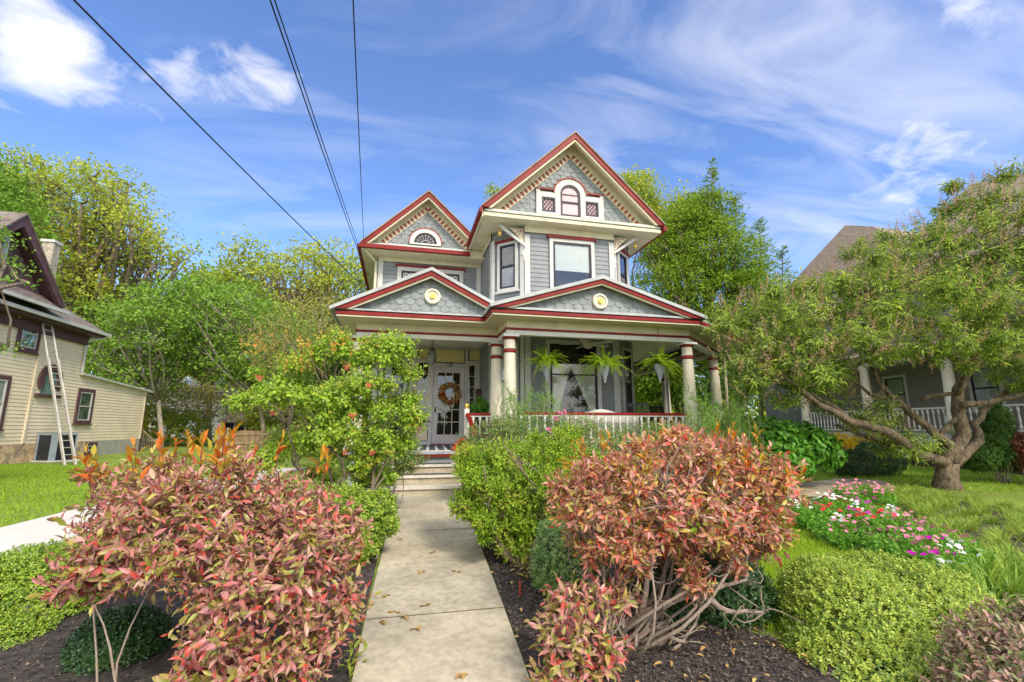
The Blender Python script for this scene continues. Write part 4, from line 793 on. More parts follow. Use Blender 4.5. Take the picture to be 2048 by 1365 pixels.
# hanging ferns
def fern(px, py, d, lab):
    p = D(px, py, d); t = empty('hanging_fern', (p[0], p[1], p[2]), lab, 'hanging plant', 'ferns hanging along the porch front')
    z = p[2]; MB().lathe(p[0], p[1], [(.004, z - .36), (.022, z - .34), (.012, z - .31), (.03, z - .28), (.085, z - .12), (.125, z - .0), (.13, z + .03), (.11, z + .03)], 16).build('cone_pot', 'pot', t, True)
    mb = MB()
    for q in range(3): a = q * 2.09; mb.tube([(p[0] + .12 * math.cos(a), p[1] + .12 * math.sin(a), z + .03), (p[0], p[1], z + .42)], .004, 4)
    mb.tube([(p[0], p[1], z + .42), (p[0], p[1], CZ - .05)], .005, 4); mb.build('hanger', 'bronze', t)
    P, A, L_ = [], [], []
    for i in range(92):
        a = rng.random() * 6.283; Lf = rng.uniform(.2, .58); el = rng.uniform(.3, 1.45); dz = rng.uniform(.25, 1.5)
        for f in np.linspace(.08, 1, 26):
            q = np.array([p[0] + math.cos(a) * Lf * math.cos(el) * f * (1.3), p[1] + math.sin(a) * Lf * math.cos(el) * f * 1.3, z + .03 + Lf * math.sin(el) * f - dz * Lf * f * f * .9])
            tv = np.array([math.cos(a), math.sin(a), .4 - f])
            for s_ in (-1, 1): P.append(q); A.append(nrm(np.cross(tv, [0, 0, 1.])) * s_ + nrm(tv) * .6 + rng.normal(size=3) * .25); L_.append(.068 * (1.1 - .55 * f))
    P, A, L_ = map(np.array, (P, A, L_)); leaves('fronds', P, A, np.array([[0, 0, 1.]]) + rv(len(P)) * .5, L_, L_ * .38, 'lo', L_fern, t)
fern(1092, 728, 9.75, 'hanging fern in a grey cone pot, nearest the double columns'); fern(1209, 732, 9.75, 'hanging fern in a grey cone pot below the ceiling fan'); fern(1319, 732, 9.95, 'hanging fern in a grey cone pot left of the corner column')
# porch furniture
def rocker(x, y, ang, lab, m='black', hi=1.05):
    t = empty('porch_chair', (x, y, FZ), lab, 'chair', 'black chairs on the right side porch'); fr = Fr(x, y, ang, FZ)
    MB().box(fr, -.27, .27, -.25, .25, .40, .44).build('seat', m, t)
    mb = MB(); mb.box(fr, -.27, .27, -.30, -.27, hi - .07, hi)
    for i in range(7): a_ = -.24 + i * .08; mb.box(fr, a_ - .014, a_ + .014, -.295, -.275, .44, hi - .07)
    mb.build('backrest', m, t)
    for sx in (-.27, .23):
        for sy in (-.30, .22): MB().box(fr, sx, sx + .04, sy, sy + .04, .001, .66 if sy > 0 else hi - .005).build('leg', m, t)
        MB().box(fr, sx - .02, sx + .06, -.26, .28, .661, .69).build('armrest', m, t)
rocker(5.75, 10.9, 160, 'black slat-back porch chair beside the bay wall'); rocker(6.9, 12.3, 200, 'black slat-back porch chair farther back on the side porch'); rocker(6.65, 10.55, 215, 'black slat-back porch chair behind the corner column')
t = empty('porch_settee', (4.1, 9.6, FZ), 'pale settee with an arched back just behind the porch railing', 'settee'); fr = Fr(4.1, 9.6, 0, FZ)
mb = MB(); P = [(-.85, .42)] + [(q, .755 + .09 * math.exp(-(q / .28) ** 2) - .05 * (abs(q) > .75)) for q in np.linspace(-.85, .85, 25)] + [(.85, .42)]; mb.prism(fr, P, .30, .34); mb.build('backrest', 'gutter', t)
MB().box(fr, -.85, .85, -.25, .29, .38, .44).build('seat', 'weathered', t)
for sx in (-.84, .79):
    for sy in (-.24, .24): MB().box(fr, sx, sx + .05, sy, sy + .05, .001, .379).build('leg', 'weathered', t)
mb = MB(); t = empty('slatted_screen', (6.85, 10.9, FZ), 'tall screen of pale and dark upright slats behind the corner column', 'screen')
for i in range(4): fr = Fr(6.62 + i * .15, 10.9 + i * .22, 50); MB().box(fr, 0, .07, -.015, .015, FZ + .001, 3.35).build('pale_slat', 'trim', t); MB().box(fr, .075, .17, -.008, .008, FZ + .001, 3.35).build('dark_slat', 'black', t)
# mailbox
t = empty('wall_mailbox', (2.05, 13.35, 2.35), 'small dark metal mailbox on the wall beside the right sidelight', 'mailbox'); fr = Fr(2.2, 13.2, -90)
MB().box(fr, -.12, .16, .02, .14, 2.25, 2.55).build('box', 'bronze', t); MB().prism(Fr(2.2, 13.2, -90), [(-.14, 2.555), (.18, 2.555), (.16, 2.66), (-.12, 2.66)], .02, .15).build('lid', 'bronze', t)
# planter on porch behind small rail
t = empty('porch_planter', (1.75, 10.6, FZ), 'leafy green plant in a tall dark pot behind the short railing', 'potted plant'); MB().lathe(1.75, 10.6, [(.12, FZ + .001), (.14, FZ + .4), (.20, FZ + .72), (.22, FZ + .75), (.2, FZ + .76)], 16).build('pot', 'black', t)
T, A = crown([((1.75, 10.6, 2.05), (.24, .24, .22))], 170, .5); leaves('foliage', *shoots(T, A, 6, .08, .06, .03), 'lo', L_hyd, t)
# urns beside the steps
def urn(x, y, z, lab):
    t = empty('stone_urn', (x, y, z), lab, 'urn', 'white urns flanking the entry steps')
    MB().wbox(x - .13, x + .13, y - .13, y + .13, z + .001, z + .05).lathe(x, y, [(.12, z + .051), (.10, z + .10), (.05, z + .15), (.045, z + .18), (.09, z + .21), (.15, z + .30), (.165, z + .38), (.155, z + .42), (.185, z + .45), (.185, z + .47), (.14, z + .47)], 20).build('urn_body', 'urn', t, True)
    T, A = crown([((x, y, z + .55), (.2, .2, .14))], 150, .5); leaves('urn_plant', *shoots(T, A, 6, .06, .045, .02), 'lo', L_rose, t)
urn(-.36, YS + .12, ZF + rise, 'white urn on the left end of the lowest entry step'); urn(1.45, YS + .12, ZF + rise, 'white urn on the right end of the lowest entry step, half hidden by shrubs')
# orange mums pot
t = empty('flowering_pot', (1.30, 9.70, FZ), 'bright orange red chrysanthemums in a pot beside the porch steps', 'potted flowers'); p = (1.28, 9.72)
MB().lathe(*p, [(.10, FZ + .001), (.14, FZ + .16), (.13, FZ + .17)], 14).build('pot', 'brick', t)
T, A = crown([((p[0], p[1], FZ + .02), (.22, .20, .24))], 420, .25); leaves('blooms', *shoots(T, A, 6, .02, .035, .02, 40, 90), 'flat', leafmat('mum_petal', [(.5, .04, .01), (.75, .10, .02), (.8, .18, .03)], .7, .2, .1), t)
# ================================================================= CABLES
def cable(p0, p1, r, sag, lab, grp='utility cables running to the grey house'):
    p0, p1 = np.array(p0), np.array(p1); q = p1 + (p0 - p1) * 1.6; n_ = 40
    pts = [p1 + (q - p1) * f - np.array([0, 0, sag * 4 * f * (1 - f)]) for f in np.linspace(0, 1, n_)]
    tag(MB().tube(pts, r, 6).build('cable', 'wire', None, True), lab, 'cable', grp)
e1 = atY(742, 575, 13.6); e2 = atY(735, 552, 13.6); e3 = atY(728, 492, 12.9)
cable(atY(174, 0, 4.2), e1 + np.array([0, .3, -.1]), .009, .12, 'leftmost overhead cable, running diagonally from the upper left')
cable(atY(549, 0, 3.6), e2, .007, .10, 'left one of the close pair of overhead cables'); cable(atY(556, 0, 3.6), e2 + np.array([.05, 0, .0]), .006, .08, 'right one of the close pair of overhead cables')
cable(atY(707, 0, 3.6), e3, .006, .04, 'rightmost overhead cable, nearly upright above the left gable')
for k_, (a_, b_, l_) in enumerate((((1468, 697, 11.2), (2100, 405, 6), 'upper black cable crossing in front of the spreading tree'), ((1466, 712, 11.2), (2100, 440, 6), 'lower black cable crossing in front of the spreading tree'))):
    tag(MB().tube([D(*a_) + (D(*b_) - D(*a_)) * f - np.array([0, 0, .25 * f * (1 - f)]) for f in np.linspace(-.0, 1.4, 24)], .005, 6).build('cable', 'wire', None, True), l_, 'cable', 'cables in front of the spreading tree')
# ================================================================= LEFT NEIGHBOUR
XN = -12.6; nb = empty('tan_house', (XN - 4, 17, ZF), 'tan clapboard house with a maroon shingled gable at the left edge', 'house')
fN = Fr(XN, 0, 90)     # a runs along +Y, outward is +X
def nY(px, py): return float(atX(px, py, XN)[1])
def nZ(px, py): return float(atX(px, py, XN)[2])
y_c = nY(70, 740); y_e = nY(168, 700); y_l = nY(283, 850); zb = 1.04
mb = MB(); siding(mb, fN, 8, y_c, zb, 5.55, .125); siding(mb, fN, y_c, y_e, zb, 5.55, .125); zl0, zl1 = nZ(166, 752), nZ(288, 782)
n_ = 24
for i in range(n_):     # lean-to boards cut by its sloping roof
    z_ = zb + i * .125
    if z_ > zl0: break
    ye = y_l if z_ < zl1 else y_e + (y_l - y_e) * (zl0 - z_) / (zl0 - zl1); mb.raw([fN.p(y_e, .018, z_), fN.p(ye, .018, z_), fN.p(ye, .003, z_ + .125), fN.p(y_e, .003, z_ + .125), fN.p(y_e, .003, z_ - .002), fN.p(ye, .003, z_ - .002)], [(0, 1, 2, 3), (4, 5, 1, 0)])
mb.prism(Fr(XN, 0, 90), [(y_e, zb - .1), (y_l, zb - .1), (y_l, zl1), (y_e, zl0)], -6, -.0)
mb.wbox(XN - 8, XN - .01, 8, y_e, zb - .1, 5.6); mb.build('wall', 'tan', nb)
MB().wbox(XN - 8, XN + .03, 8, y_e + 1.2, ZF - .3, zb - .004).build('stone_foundation', 'stone', nb); MB().wbox(XN - 5.9, XN + .02, y_e + 1.2, y_l - .02, ZF - .3, zb - .004).build('block_foundation', 'cblock', nb)
MB().box(fN, y_c - .05, y_c + .05, .02, .05, zb, 5.4).build('corner_board', 'tan', nb); MB().box(fN, y_l - .08, y_l + .01, .02, .04, zb, zl1 - .05).build('corner_board', 'tan', nb)
MB().box(fN, y_l + .012, y_l + .15, -.2, .02, ZF, zl1 - .2).build('corner_post', 'maroon', nb)
mb = MB(); mb.tube([(XN + .50, y_e + .35, 5.28), (XN + .30, y_e + .1, 5.15), (XN + .07, y_e - .02, 5.0), (XN + .07, y_e - .02, zl0 + .1)], .05, 8); mb.build('downspout', 'gutter', nb)
mb = MB(); mb.prism(Fr(XN, 0, 90), [(y_e - .05, zl0 + .02), (y_l + .35, zl1 - .06), (y_l + .35, zl1 + .02), (y_e - .05, zl0 + .10)], -6, .16); mb.build('lean_to_roof', 'gutter', nb)
MB().wbox(XN - 1.5, XN - 1.35, y_e + 1.6, y_e + 1.75, 3.3, 4.1).build('vent_pipe', 'gutter', nb)
# main roof: hip, with eave overhang
EZ = 5.42; ov = .55; yE = y_e + .45
mb = MB(); rz = 8.6
mb.slab([(XN + ov, 6, EZ), (XN + ov, yE, EZ), (XN - 3.6, yE - 3.6, rz), (XN - 3.6, 6, rz)], .08); mb.slab([(XN + ov, yE, EZ), (XN - 8.5, yE, EZ), (XN - 5, yE - 3.6, rz), (XN - 3.6, yE - 3.6, rz)], .08)
mb.build('roof', 'asphalt', nb)
MB().wbox(XN - 8, XN + ov - .05, 8, yE - .05, EZ - .18, EZ - .085).build('eave_soffit', 'maroon', nb); MB().wbox(XN + .02, XN + .12, 8, y_e, EZ - .55, EZ - .181).build('frieze', 'maroon', nb)
MB().wbox(XN + ov, XN + ov + .10, 8, yE, EZ - .10, EZ + .01).build('eave_gutter', 'gutter', nb)
ga = atX(52, 428, XN + .6); gb = atX(129, 618, XN + .6); yA = ga[1]; hw = gb[1] - yA; zg = gb[2] + .05
mb = MB(); fG = Fr(XN, 0, 90)
mb.prism(fG, [(yA - hw + .2, zg), (yA + hw - .2, zg), (yA, ga[2] - .3)], -.3, .12); mb.build('gable_wall', 'purple', nb)
scales('gable_shingles', Fr(XN + .125, 0, 90), (yA - hw + .2, yA + hw - .2, zg, yA, ga[2] - .3), nb, .26, .2, 'purple')
mb = MB()
for s_ in (-1, 1):
    mb.prism(fG, [(yA + s_ * hw, zg - .02), (yA, ga[2]), (yA, ga[2] - .42), (yA + s_ * (hw - .28), zg - .02)], .5, .62, 0); mb.prism(fG, [(yA + s_ * hw, zg + .0), (yA, ga[2] + .02), (yA, ga[2] - .04), (yA + s_ * (hw - .05), zg)], -3.5, .66, 1)
    mb.prism(fG, [(yA + s_ * (hw - .06), zg), (yA, ga[2] - .045), (yA, ga[2] - .12), (yA + s_ * (hw - .12), zg)], -.3, .5, 0)
mb.build('gable_rakes', ['maroon', 'asphalt'], nb)
MB().slab([(XN + .66, yA - hw - 1, zg - .12), (XN + .66, yA + hw + .05, zg - .12), (XN + .1, yA + hw - .3, zg + .32), (XN + .1, yA - hw - 1, zg + .32)], .06).build('pent_roof', 'asphalt', nb)
MB().wbox(XN + .665, XN + .76, yA - hw - 1, yA + hw + .05, zg - .26, zg - .15).build('pent_gutter', 'gutter', nb)
window(nb, Fr(XN + .15, 0, 90), yA - .9, yA + .15, zg + .9, zg + 2.3, .12, 'sash', 'green', trim='gutter', sash='gutter')
c = D(98, 520, 21.0); MB().wbox(c[0] - .22, c[0] + .22, c[1] - .22, c[1] + .22, 6.4, c[2] + .75).build('chimney', 'palebark', nb); MB().wbox(c[0] - .27, c[0] + .27, c[1] - .27, c[1] + .27, c[2] + .752, c[2] + .87).build('chimney_cap', 'gutter', nb)
def nwin(px0, px1, py0, py1, name='window', **k):
    a0, a1 = nY(px0, (py0 + py1) / 2), nY(px1, (py0 + py1) / 2); zc = nZ((px0 + px1) / 2, py0), nZ((px0 + px1) / 2, py1); return window(nb, fN, a0, a1, zc[1], zc[0], .13, trim='maroon', sash='gutter', name=name, **k)
nwin(33, 78, 630, 705, curtain='green'); nwin(150, 183, 778, 848, curtain='green'); nwin(-95, 10, 745, 860, curtain='pale')
nwin(168, 190, 885, 908, name='basement_window', style='plain')
oy, oz = nY(98, 762), nZ(98, 762); mb = MB()
arcband(mb, fN, oy, oz, .36, .60, .02, .09, 0, -35, 215, 30); mb.box(fN, oy - .62, oy + .62, .02, .11, oz - .62, oz - .50); mb.build('oval_window', 'maroon', nb)
MB().prism(fN, [(oy + .36 * math.cos(t), oz + .36 * math.sin(t)) for t in np.linspace(R(-35), R(215), 20)] + [(oy - .4, oz - .5), (oy + .4, oz - .5)], .02, .03).build('oval_pane', 'greenblind', nb)
# back stairs of the tan house
t = empty('back_stairs', (XN + .3, y_l + .5, ZF), 'weathered wooden stair railing behind the tan house', 'stairs'); s0, s1 = D(272, 848, 26.3), D(322, 895, 25.2); mb = MB()
mb.tube([s0, s1], .05, 4); lo = np.array([0, 0, -1.0]); mb.tube([s0 + lo, s1 + lo], .06, 4); mb.build('handrail', 'wood', t)
for f in np.linspace(0, 1, 13): q = s0 + (s1 - s0) * f; MB().tube([q + lo, q], .028, 4).build('baluster', 'wood', t)
# ladder (two leaning sections)
t = empty('extension_ladder', atZ(140, 930, ZF), 'aluminium extension ladder leaning against the tan house wall', 'ladder')
b0, b1 = atZ(128, 932, ZF), atZ(149, 930, ZF); t0, t1 = atX(78, 640, XN + .15), atX(90, 640, XN + .15); w_ = .42; ax = nrm((b1 - b0)) * w_; b1 = b0 + ax; t0 = atX(84, 642, XN + .12); t1 = t0 + ax * .9
mb = MB(); mb.tube([b0, t0], .035, 4); mb.tube([b1, t1], .035, 4); mb.build('rail', 'alu', t)
for f in np.linspace(.02, .98, 22): MB().tube([b0 + (t0 - b0) * f, b1 + (t1 - b1) * f], .018, 5).build('rung', 'alu', t)
off = np.array([.06, -.05, 0]); c0, c1 = b0 + (t0 - b0) * .0 + off, b1 + off; mb = MB(); mb.tube([c0, t0 * .72 + b0 * .28 + off], .03, 4); mb.tube([c1, t1 * .72 + b1 * .28 + off], .03, 4); mb.build('fly_section', 'alu', t)
# AC unit
p = atZ(108, 923, ZF); t = empty('air_conditioner', p, 'dark air conditioning unit on the ground beside the ladder', 'air conditioner'); fr = Fr(p[0], p[1], 60, ZF)
MB().box(fr, -.36, .36, -.36, .36, .05, .92).build('fins', 'acblack', t)
mb = MB(); mb.box(fr, -.39, .39, -.39, .39, .921, 1.0); mb.box(fr, -.40, -.20, .361, .39, .04, .92); mb.box(fr, .34, .39, .34, .39, .05, .92); mb.box(fr, -.39, -.34, -.39, -.34, .05, .92); mb.build('casing', 'acgrey', t)
mb = MB()
for i in range(16): mb.box(fr, -.19, .34, .361, .372, .08 + i * .052, .095 + i * .052)
mb.build('louvres', 'black', t); MB().box(fr, -.5, .5, -.5, .5, .0, .045).build('pad', 'slab', t)
# ================================================================= RIGHT NEIGHBOUR
A_ = D(1612, 826, 19.6); B_ = D(2048, 802, 12.0); u_ = (B_ - A_)[:2]; u_ /= np.linalg.norm(u_); angN = math.degrees(math.atan2(u_[1], u_[0])); fQ = Fr(A_[0], A_[1], angN); LN = 16.
rn = empty('porch_house', (A_[0], A_[1], ZF), 'large house with a brown shingle roof and long railed porch behind the spreading tree', 'house')
rz_ = float(A_[2]); fz = 1.42; mb = MB(); mb.box(fQ, -1, LN, -2.6, .05, fz - .10, fz); mb.box(fQ, -1, LN, .0, .08, fz - .34, fz - .101); mb.build('porch_floor', 'gutter', rn)
mb = MB()
for i in range(90): mb.box(fQ, -1 + i * .19, -1 + i * .19 + .10, -.05, -.03, ZF, fz - .35)
mb.build('lattice', 'maroon', rn); MB().box(fQ, -1, LN, -.2, -.12, ZF - .1, fz - .35).build('crawl_space', 'dark', rn)
mb = MB(); siding(mb, Fr(*(A_[:2] - np.array([0, 0])), angN), 0, .01, 2, 2.1); mb = MB(); fQ2 = Fr(*(fQ.p(0, -2.6, 0)[:2]), angN); siding(mb, fQ2, -.8, LN, fz, 4.1, .13); siding(mb, fQ2, -6.6, LN, 4.1, 6.85, .13); mb.box(fQ2, -6.5, LN, -9, -.02, ZF, 6.85)
mb.build('wall', mat('putty_siding', (.30, .28, .25), .6, .05, 1.5), rn)
mb = MB(); mb.box(fQ, -1.1, LN, -2.6, .25, 3.95, 4.05); mb.box(fQ, -1.1, LN, -.12, .12, 3.7, 3.949); mb.build('porch_beam', 'gutter', rn)
MB().slab([fQ.p(-1.2, .4, 4.06), fQ.p(LN, .4, 4.06), fQ.p(LN, -2.6, 4.75), fQ.p(-1.2, -2.6, 4.75)], .05).build('porch_roof', 'brownroof', rn)
for a in (.0, 3.1, 6.0, 8.9, 11.8):
    q = fQ.p(a, 0, 0); mb = MB(); mb.lathe(q[0], q[1], [(.20, fz), (.20, fz + .5), (.17, fz + .52), (.13, 3.6), (.18, 3.7)], 14); mb.build('porch_column', 'shaft', rn, True)
for a0, a1 in ((.2, 2.9), (3.3, 5.8), (6.2, 8.7), (9.1, 11.6)):
    mb = MB(); mb.box(fQ, a0, a1, -.04, .04, rz_ - .05, rz_); mb.box(fQ, a0, a1, -.03, .03, fz + .06, fz + .11); ro = mb.build('porch_railing', 'white', rn); n_ = int((a1 - a0) / .16)
    for i in range(n_):
        a = a0 + (i + .5) * (a1 - a0) / n_
        if a0 == .2 and i == 0: B0 = MB().lathe(0, 0, [(.032, fz + .11), (.032, fz + .22), (.016, fz + .24), (.03, fz + .42), (.016, fz + .55), (.032, fz + .6), (.032, rz_ - .05)], 6).build('baluster', 'white', ro, True); o = B0
        else: o = B0.copy(); SC.collection.objects.link(o); o.parent = ro
        q = fQ.p(a, 0, 0); o.location = (q[0], q[1], 0)
for a0, a1 in ((1.2, 2.2), (4.4, 5.4), (7.5, 8.5)): window(rn, fQ2, a0, a1, 2.1, 3.6, .10, 'sash', 'pale', trim='white')
for a0, a1 in ((1.0, 2.0), (4.2, 5.3), (7.6, 8.6)): window(rn, fQ2, a0, a1, 5.0, 6.4, .10, 'sash', 'green', trim='white')
# hipped roofs
def hip(fr, a0, a1, b0, b1, z, apex, name):
    C4 = [fr.p(a0, b1, z), fr.p(a1, b1, z), fr.p(a1, b0, z), fr.p(a0, b0, z)]; mb = MB()
    m_ = (apex[0], apex[1])
    if len(apex) == 2: P0, P1 = apex
    mb.raw(C4 + [P0, P1], [(0, 1, 5, 4), (1, 2, 5), (2, 3, 4, 5), (3, 0, 4), (3, 2, 1, 0)]); return mb.build(name, mb_roof, rn)
mb_roof = mat('tan_roof_shingles', (.28, .22, .165), .92, .22, 9, bump=.6, bscale=26, stretch=(.5, .5, 3))
def onfr(px, py, b):      # point on the vertical plane b behind the porch line
    n2 = fQ.n; r = ray(px, py); o = fQ.p(0, b, 0); t = ((o - CAM)[:2] @ n2[:2]) / (r[:2] @ n2[:2]); return CAM + r * t
P0, P1 = onfr(1690, 451, -6.5), onfr(1745, 453, -6.5); hip(fQ, -7.2, 5.0, -11.8, -2.1, 6.9, (P0, P1), 'far_roof')
P0, P1 = onfr(1940, 370, -6.8), onfr(2120, 330, -6.8); hip(fQ, 1.2, 15, -12, -1.9, 7.0, (P0, P1), 'near_roof')
# ================================================================= FAR HOUSE, FENCE
p = G(500, 890); q = D(480, 850, 34); t = empty('garden_house', (q[0], q[1], ZF), 'small white building with a brown pitched roof beyond the wooden fence', 'building'); fr = Fr(q[0], q[1], -14)
MB().box(fr, -1.3, 2.2, -3, 0, ZF, 2.1).build('wall', 'white', t); mb = MB(); mb.raw([fr.p(-1.6, .3, 1.95), fr.p(2.5, .3, 1.95), fr.p(2.5, -3.3, 1.95), fr.p(-1.6, -3.3, 1.95), fr.p(-.2, -1.5, 3.7), fr.p(1.2, -1.5, 3.7)], [(0, 1, 5, 4), (1, 2, 5), (2, 3, 4, 5), (3, 0, 4), (3, 2, 1, 0)]); mb.build('roof', 'brownroof', t)
for i in range(4): MB().box(fr, -1.1 + i * .8, -.45 + i * .8, .01, .03, 1.35, 1.9).build('window', 'acblack', t)
q = D(420, 790, 44); t = empty('distant_house', (q[0], q[1], ZF), 'pale white house glimpsed through the far trees left of centre', 'house'); fr = Fr(q[0], q[1], -8); mb = MB(); siding(mb, fr, -5, 5, ZF, 4.6, .2); mb.box(fr, -5, 5, -7, -.02, ZF, 4.6); mb.build('wall', 'white', t)
MB().raw([fr.p(-5.5, .5, 4.5), fr.p(5.5, .5, 4.5), fr.p(5.5, -7.5, 4.5), fr.p(-5.5, -7.5, 4.5), fr.p(-3, -3.5, 7), fr.p(3, -3.5, 7)], [(0, 1, 5, 4), (1, 2, 5), (2, 3, 4, 5), (3, 0, 4), (3, 2, 1, 0)]).build('roof', 'acgrey', t)
for a in (-3.8, -1.2, 1.6, 3.6): window(t, fr, a, a + 1, 2, 3.6, .1, 'sash', 'pale')
f0, f1 = G(452, 912), G(610, 897); f0 = D(452, 868, 24); f1 = D(640, 866, 27)
t = empty('wooden_fence', (f0[0], f0[1], ZF), 'brown board fence with posts across the back garden', 'fence'); u2 = (f1 - f0)[:2]; Lf = np.linalg.norm(u2) + 2; fr = Fr(f0[0], f0[1], math.degrees(math.atan2(u2[1], u2[0]))); n_ = int(Lf / .15); mb = MB()
for i in range(n_): a = i * .15; mb.box(fr, a, a + .143, 0, .02, ZF, 1.42 + random.uniform(-.01, .02))
mb.build('boards', 'brownwood', t); MB().box(fr, 0, Lf, .021, .06, .75, .84).box(fr, 0, Lf, .021, .06, 1.2, 1.29).build('rails', 'wood', t)
for a in np.arange(0, Lf, 1.6): MB().box(fr, a, a + .10, .0, .12, ZF, 1.58).build('post', 'wood', t)
# ================================================================= TREES
def tree(name, lobes, base, n, leafL, m, lab, tr=.22, bark='bark', cl=26, spread=.34, group=None, flat=.45, up=.4, depth=.55, kind='lo', forks=True, cat='tree', wid=.66):
    t = empty(name, base, lab, cat, group); base = np.array(base, float)
    T, A = crown(lobes, n // cl, depth, up, .7, .09); k = len(T); idx = np.repeat(np.arange(k), cl); m_ = len(idx); sp = spread * rng.uniform(.5, 1.4, k)[idx]
    P = T[idx] + rng.normal(size=(m_, 3)) * sp[:, None] * np.array([1, 1, flat]); d = rv(m_) * .9 + A[idx] * .5 - np.array([0, 0, .25]); nv = A[idx] * .6 + rv(m_) * .75 + np.array([0, 0, .45]); L = leafL * rng.uniform(.65, 1.3, m_)
    leaves('crown', P, d, nv, L, L * wid, kind, m, t)
    mb = MB(); cs = np.array([l[0] for l in lobes]); top = cs.mean(0); fork = base + (top - base) * .42; fork[:2] = base[:2] * .7 + top[:2] * .3; tb = limb(base, fork, .03, 6); mb.tube(tb, taper(tr, tr * .72, 6), 9)
    for c_, r_ in lobes:
        pts = limb(fork, c_, .07, 7); mb.tube(pts, taper(tr * .55, tr * .16, 7), 6)
        near = T[np.argsort(np.linalg.norm(T - c_, axis=1))[:60]]
        for q in near[rng.choice(len(near), min(7, len(near)), replace=False)]: s_ = pts[rng.integers(3, 7)]; mb.tube(limb(s_, q, .08, 5), taper(tr * .17, tr * .03, 5), 4)
    mb.build('trunk', bark, t, True); return t
def fluff(lobes, k, r, depth=.25, keep=True):
    """small tufts studded over the lobes so that the outline breaks up"""
    T, A = crown(lobes, k, depth, .2, .8, .08); return (lobes if keep else []) + [(tuple(q + a * r * .4), (r * s_, r * s_, r * s_ * .85)) for q, a, s_ in zip(T, A, rng.uniform(.6, 1.25, len(T)))]
def gb_(px, d, z=ZF): q = D(px, 860, d); return (q[0], q[1], z)
def fl2(l, k=70, r=1.1): return fluff(l, k, r, .35)
GL = 'trees behind the two houses on the left'
tree('maple_tree', fl2(px_lobes([(150, 420, 95, 30, 80), (250, 480, 80, 30), (80, 470, 90, 31), (300, 500, 45, 29, 35), (150, 540, 100, 30, 80), (120, 620, 100, 30, 90), (230, 620, 60, 30), (30, 390, 60, 31), (60, 360, 40, 30)])), gb_(170, 30), 27000, .21, L_tA, 'tallest yellow-green tree, rising behind the chimney of the tan house', .42, cl=14, spread=.42, group=GL)
tree('shade_tree', px_lobes([(-10, 480, 90, 24), (20, 560, 60, 24), (-40, 400, 90, 24)]), gb_(-60, 25), 12000, .2, L_tB, 'dark green tree at the left edge behind the maroon gable', .3, cl=22, group=GL)
tree('yard_tree', fl2(px_lobes([(330, 660, 90, 27, 55), (270, 720, 70, 27, 50), (380, 620, 60, 28, 50), (200, 680, 70, 27)]), 40, .9), gb_(328, 27), 16000, .18, L_tB, 'slim pale-trunked yard tree just right of the tan house', .14, 'palebark', group=GL, spread=.45)
tree('yard_tree', fl2(px_lobes([(500, 650, 85, 28, 50), (440, 640, 80, 28, 55), (560, 700, 65, 28, 50), (520, 740, 60, 28, 40), (430, 720, 60, 28, 40)]), 45, .9), gb_(533, 28), 20000, .18, L_tB, 'slim pale-trunked yard tree with layered foliage above the board fence', .15, 'palebark', group=GL, spread=.45)
tree('broadleaf_tree', fl2(px_lobes([(415, 580, 42, 40), (370, 625, 30, 40), (455, 600, 45, 40), (410, 650, 70, 40)]), 45, .9), gb_(420, 40), 15000, .27, L_tC, 'round olive tree between the tallest tree and the golden one', .3, group=GL, spread=.55)
tree('broadleaf_tree', fl2(px_lobes([(560, 560, 75, 38, 60), (640, 545, 75, 38, 55), (520, 600, 70, 38), (690, 590, 60, 38), (610, 640, 100, 38, 70)]), 60, 1.3), gb_(610, 38), 24000, .24, L_tA, 'wide golden-olive tree just left of the grey house', .35, group=GL, spread=.55)
tree('sparse_tree', px_lobes([(640, 640, 85, 24, 60), (580, 690, 75, 24, 50), (690, 680, 60, 24, 60), (620, 730, 90, 24, 40)]), gb_(650, 24), 8000, .11, L_tD, 'thin tree with fine grey twigs in front of the golden-olive one', .16, 'palebark', cl=14, spread=.5, group=GL)
tree('pine_tree', px_lobes([(665, 715, 32, 19, 45), (655, 760, 35, 19, 45)]), gb_(662, 19), 6000, .20, L_deep, 'dark long-needled pine left of the porch corner', .1, cl=20, spread=.2, flat=.8, group=GL, wid=.12)
tree('understory_tree', px_lobes([(430, 800, 60, 36, 35), (350, 810, 70, 34, 45), (300, 760, 60, 34, 50), (470, 780, 60, 37, 40)]), gb_(400, 35), 11000, .18, L_tD, 'low greyish tree crown over the back garden', .12, group=GL, spread=.4)
tree('understory_tree', px_lobes([(600, 800, 80, 30, 50), (670, 800, 60, 28, 60), (560, 830, 60, 30, 40), (700, 760, 40, 28, 50)]), gb_(640, 30), 13000, .17, L_tC, 'low olive tree behind the flowering shrub near the porch', .14, group=GL, spread=.4)
GR = 'trees behind the grey house on the right'
tree('hemlock_tree', px_lobes([(1420, 420, 45, 24, 40), (1400, 500, 80, 24, 60), (1460, 520, 60, 24, 60), (1350, 560, 80, 24, 60), (1420, 600, 100, 24, 70), (1320, 640, 70, 24, 60), (1420, 690, 90, 24, 60), (1500, 600, 60, 24, 50)] + [(int(1380 + 150 * q), int(430 + 190 * q * q + rng.integers(-20, 20)), 30, 24, 26) for q in np.linspace(-.6, 1, 9)]), gb_(1420, 24), 56000, .18, L_hem, 'tall feathery hemlock to the right of the grey house roof', .3, cl=30, spread=.30, flat=.35, group=GR, wid=.3)
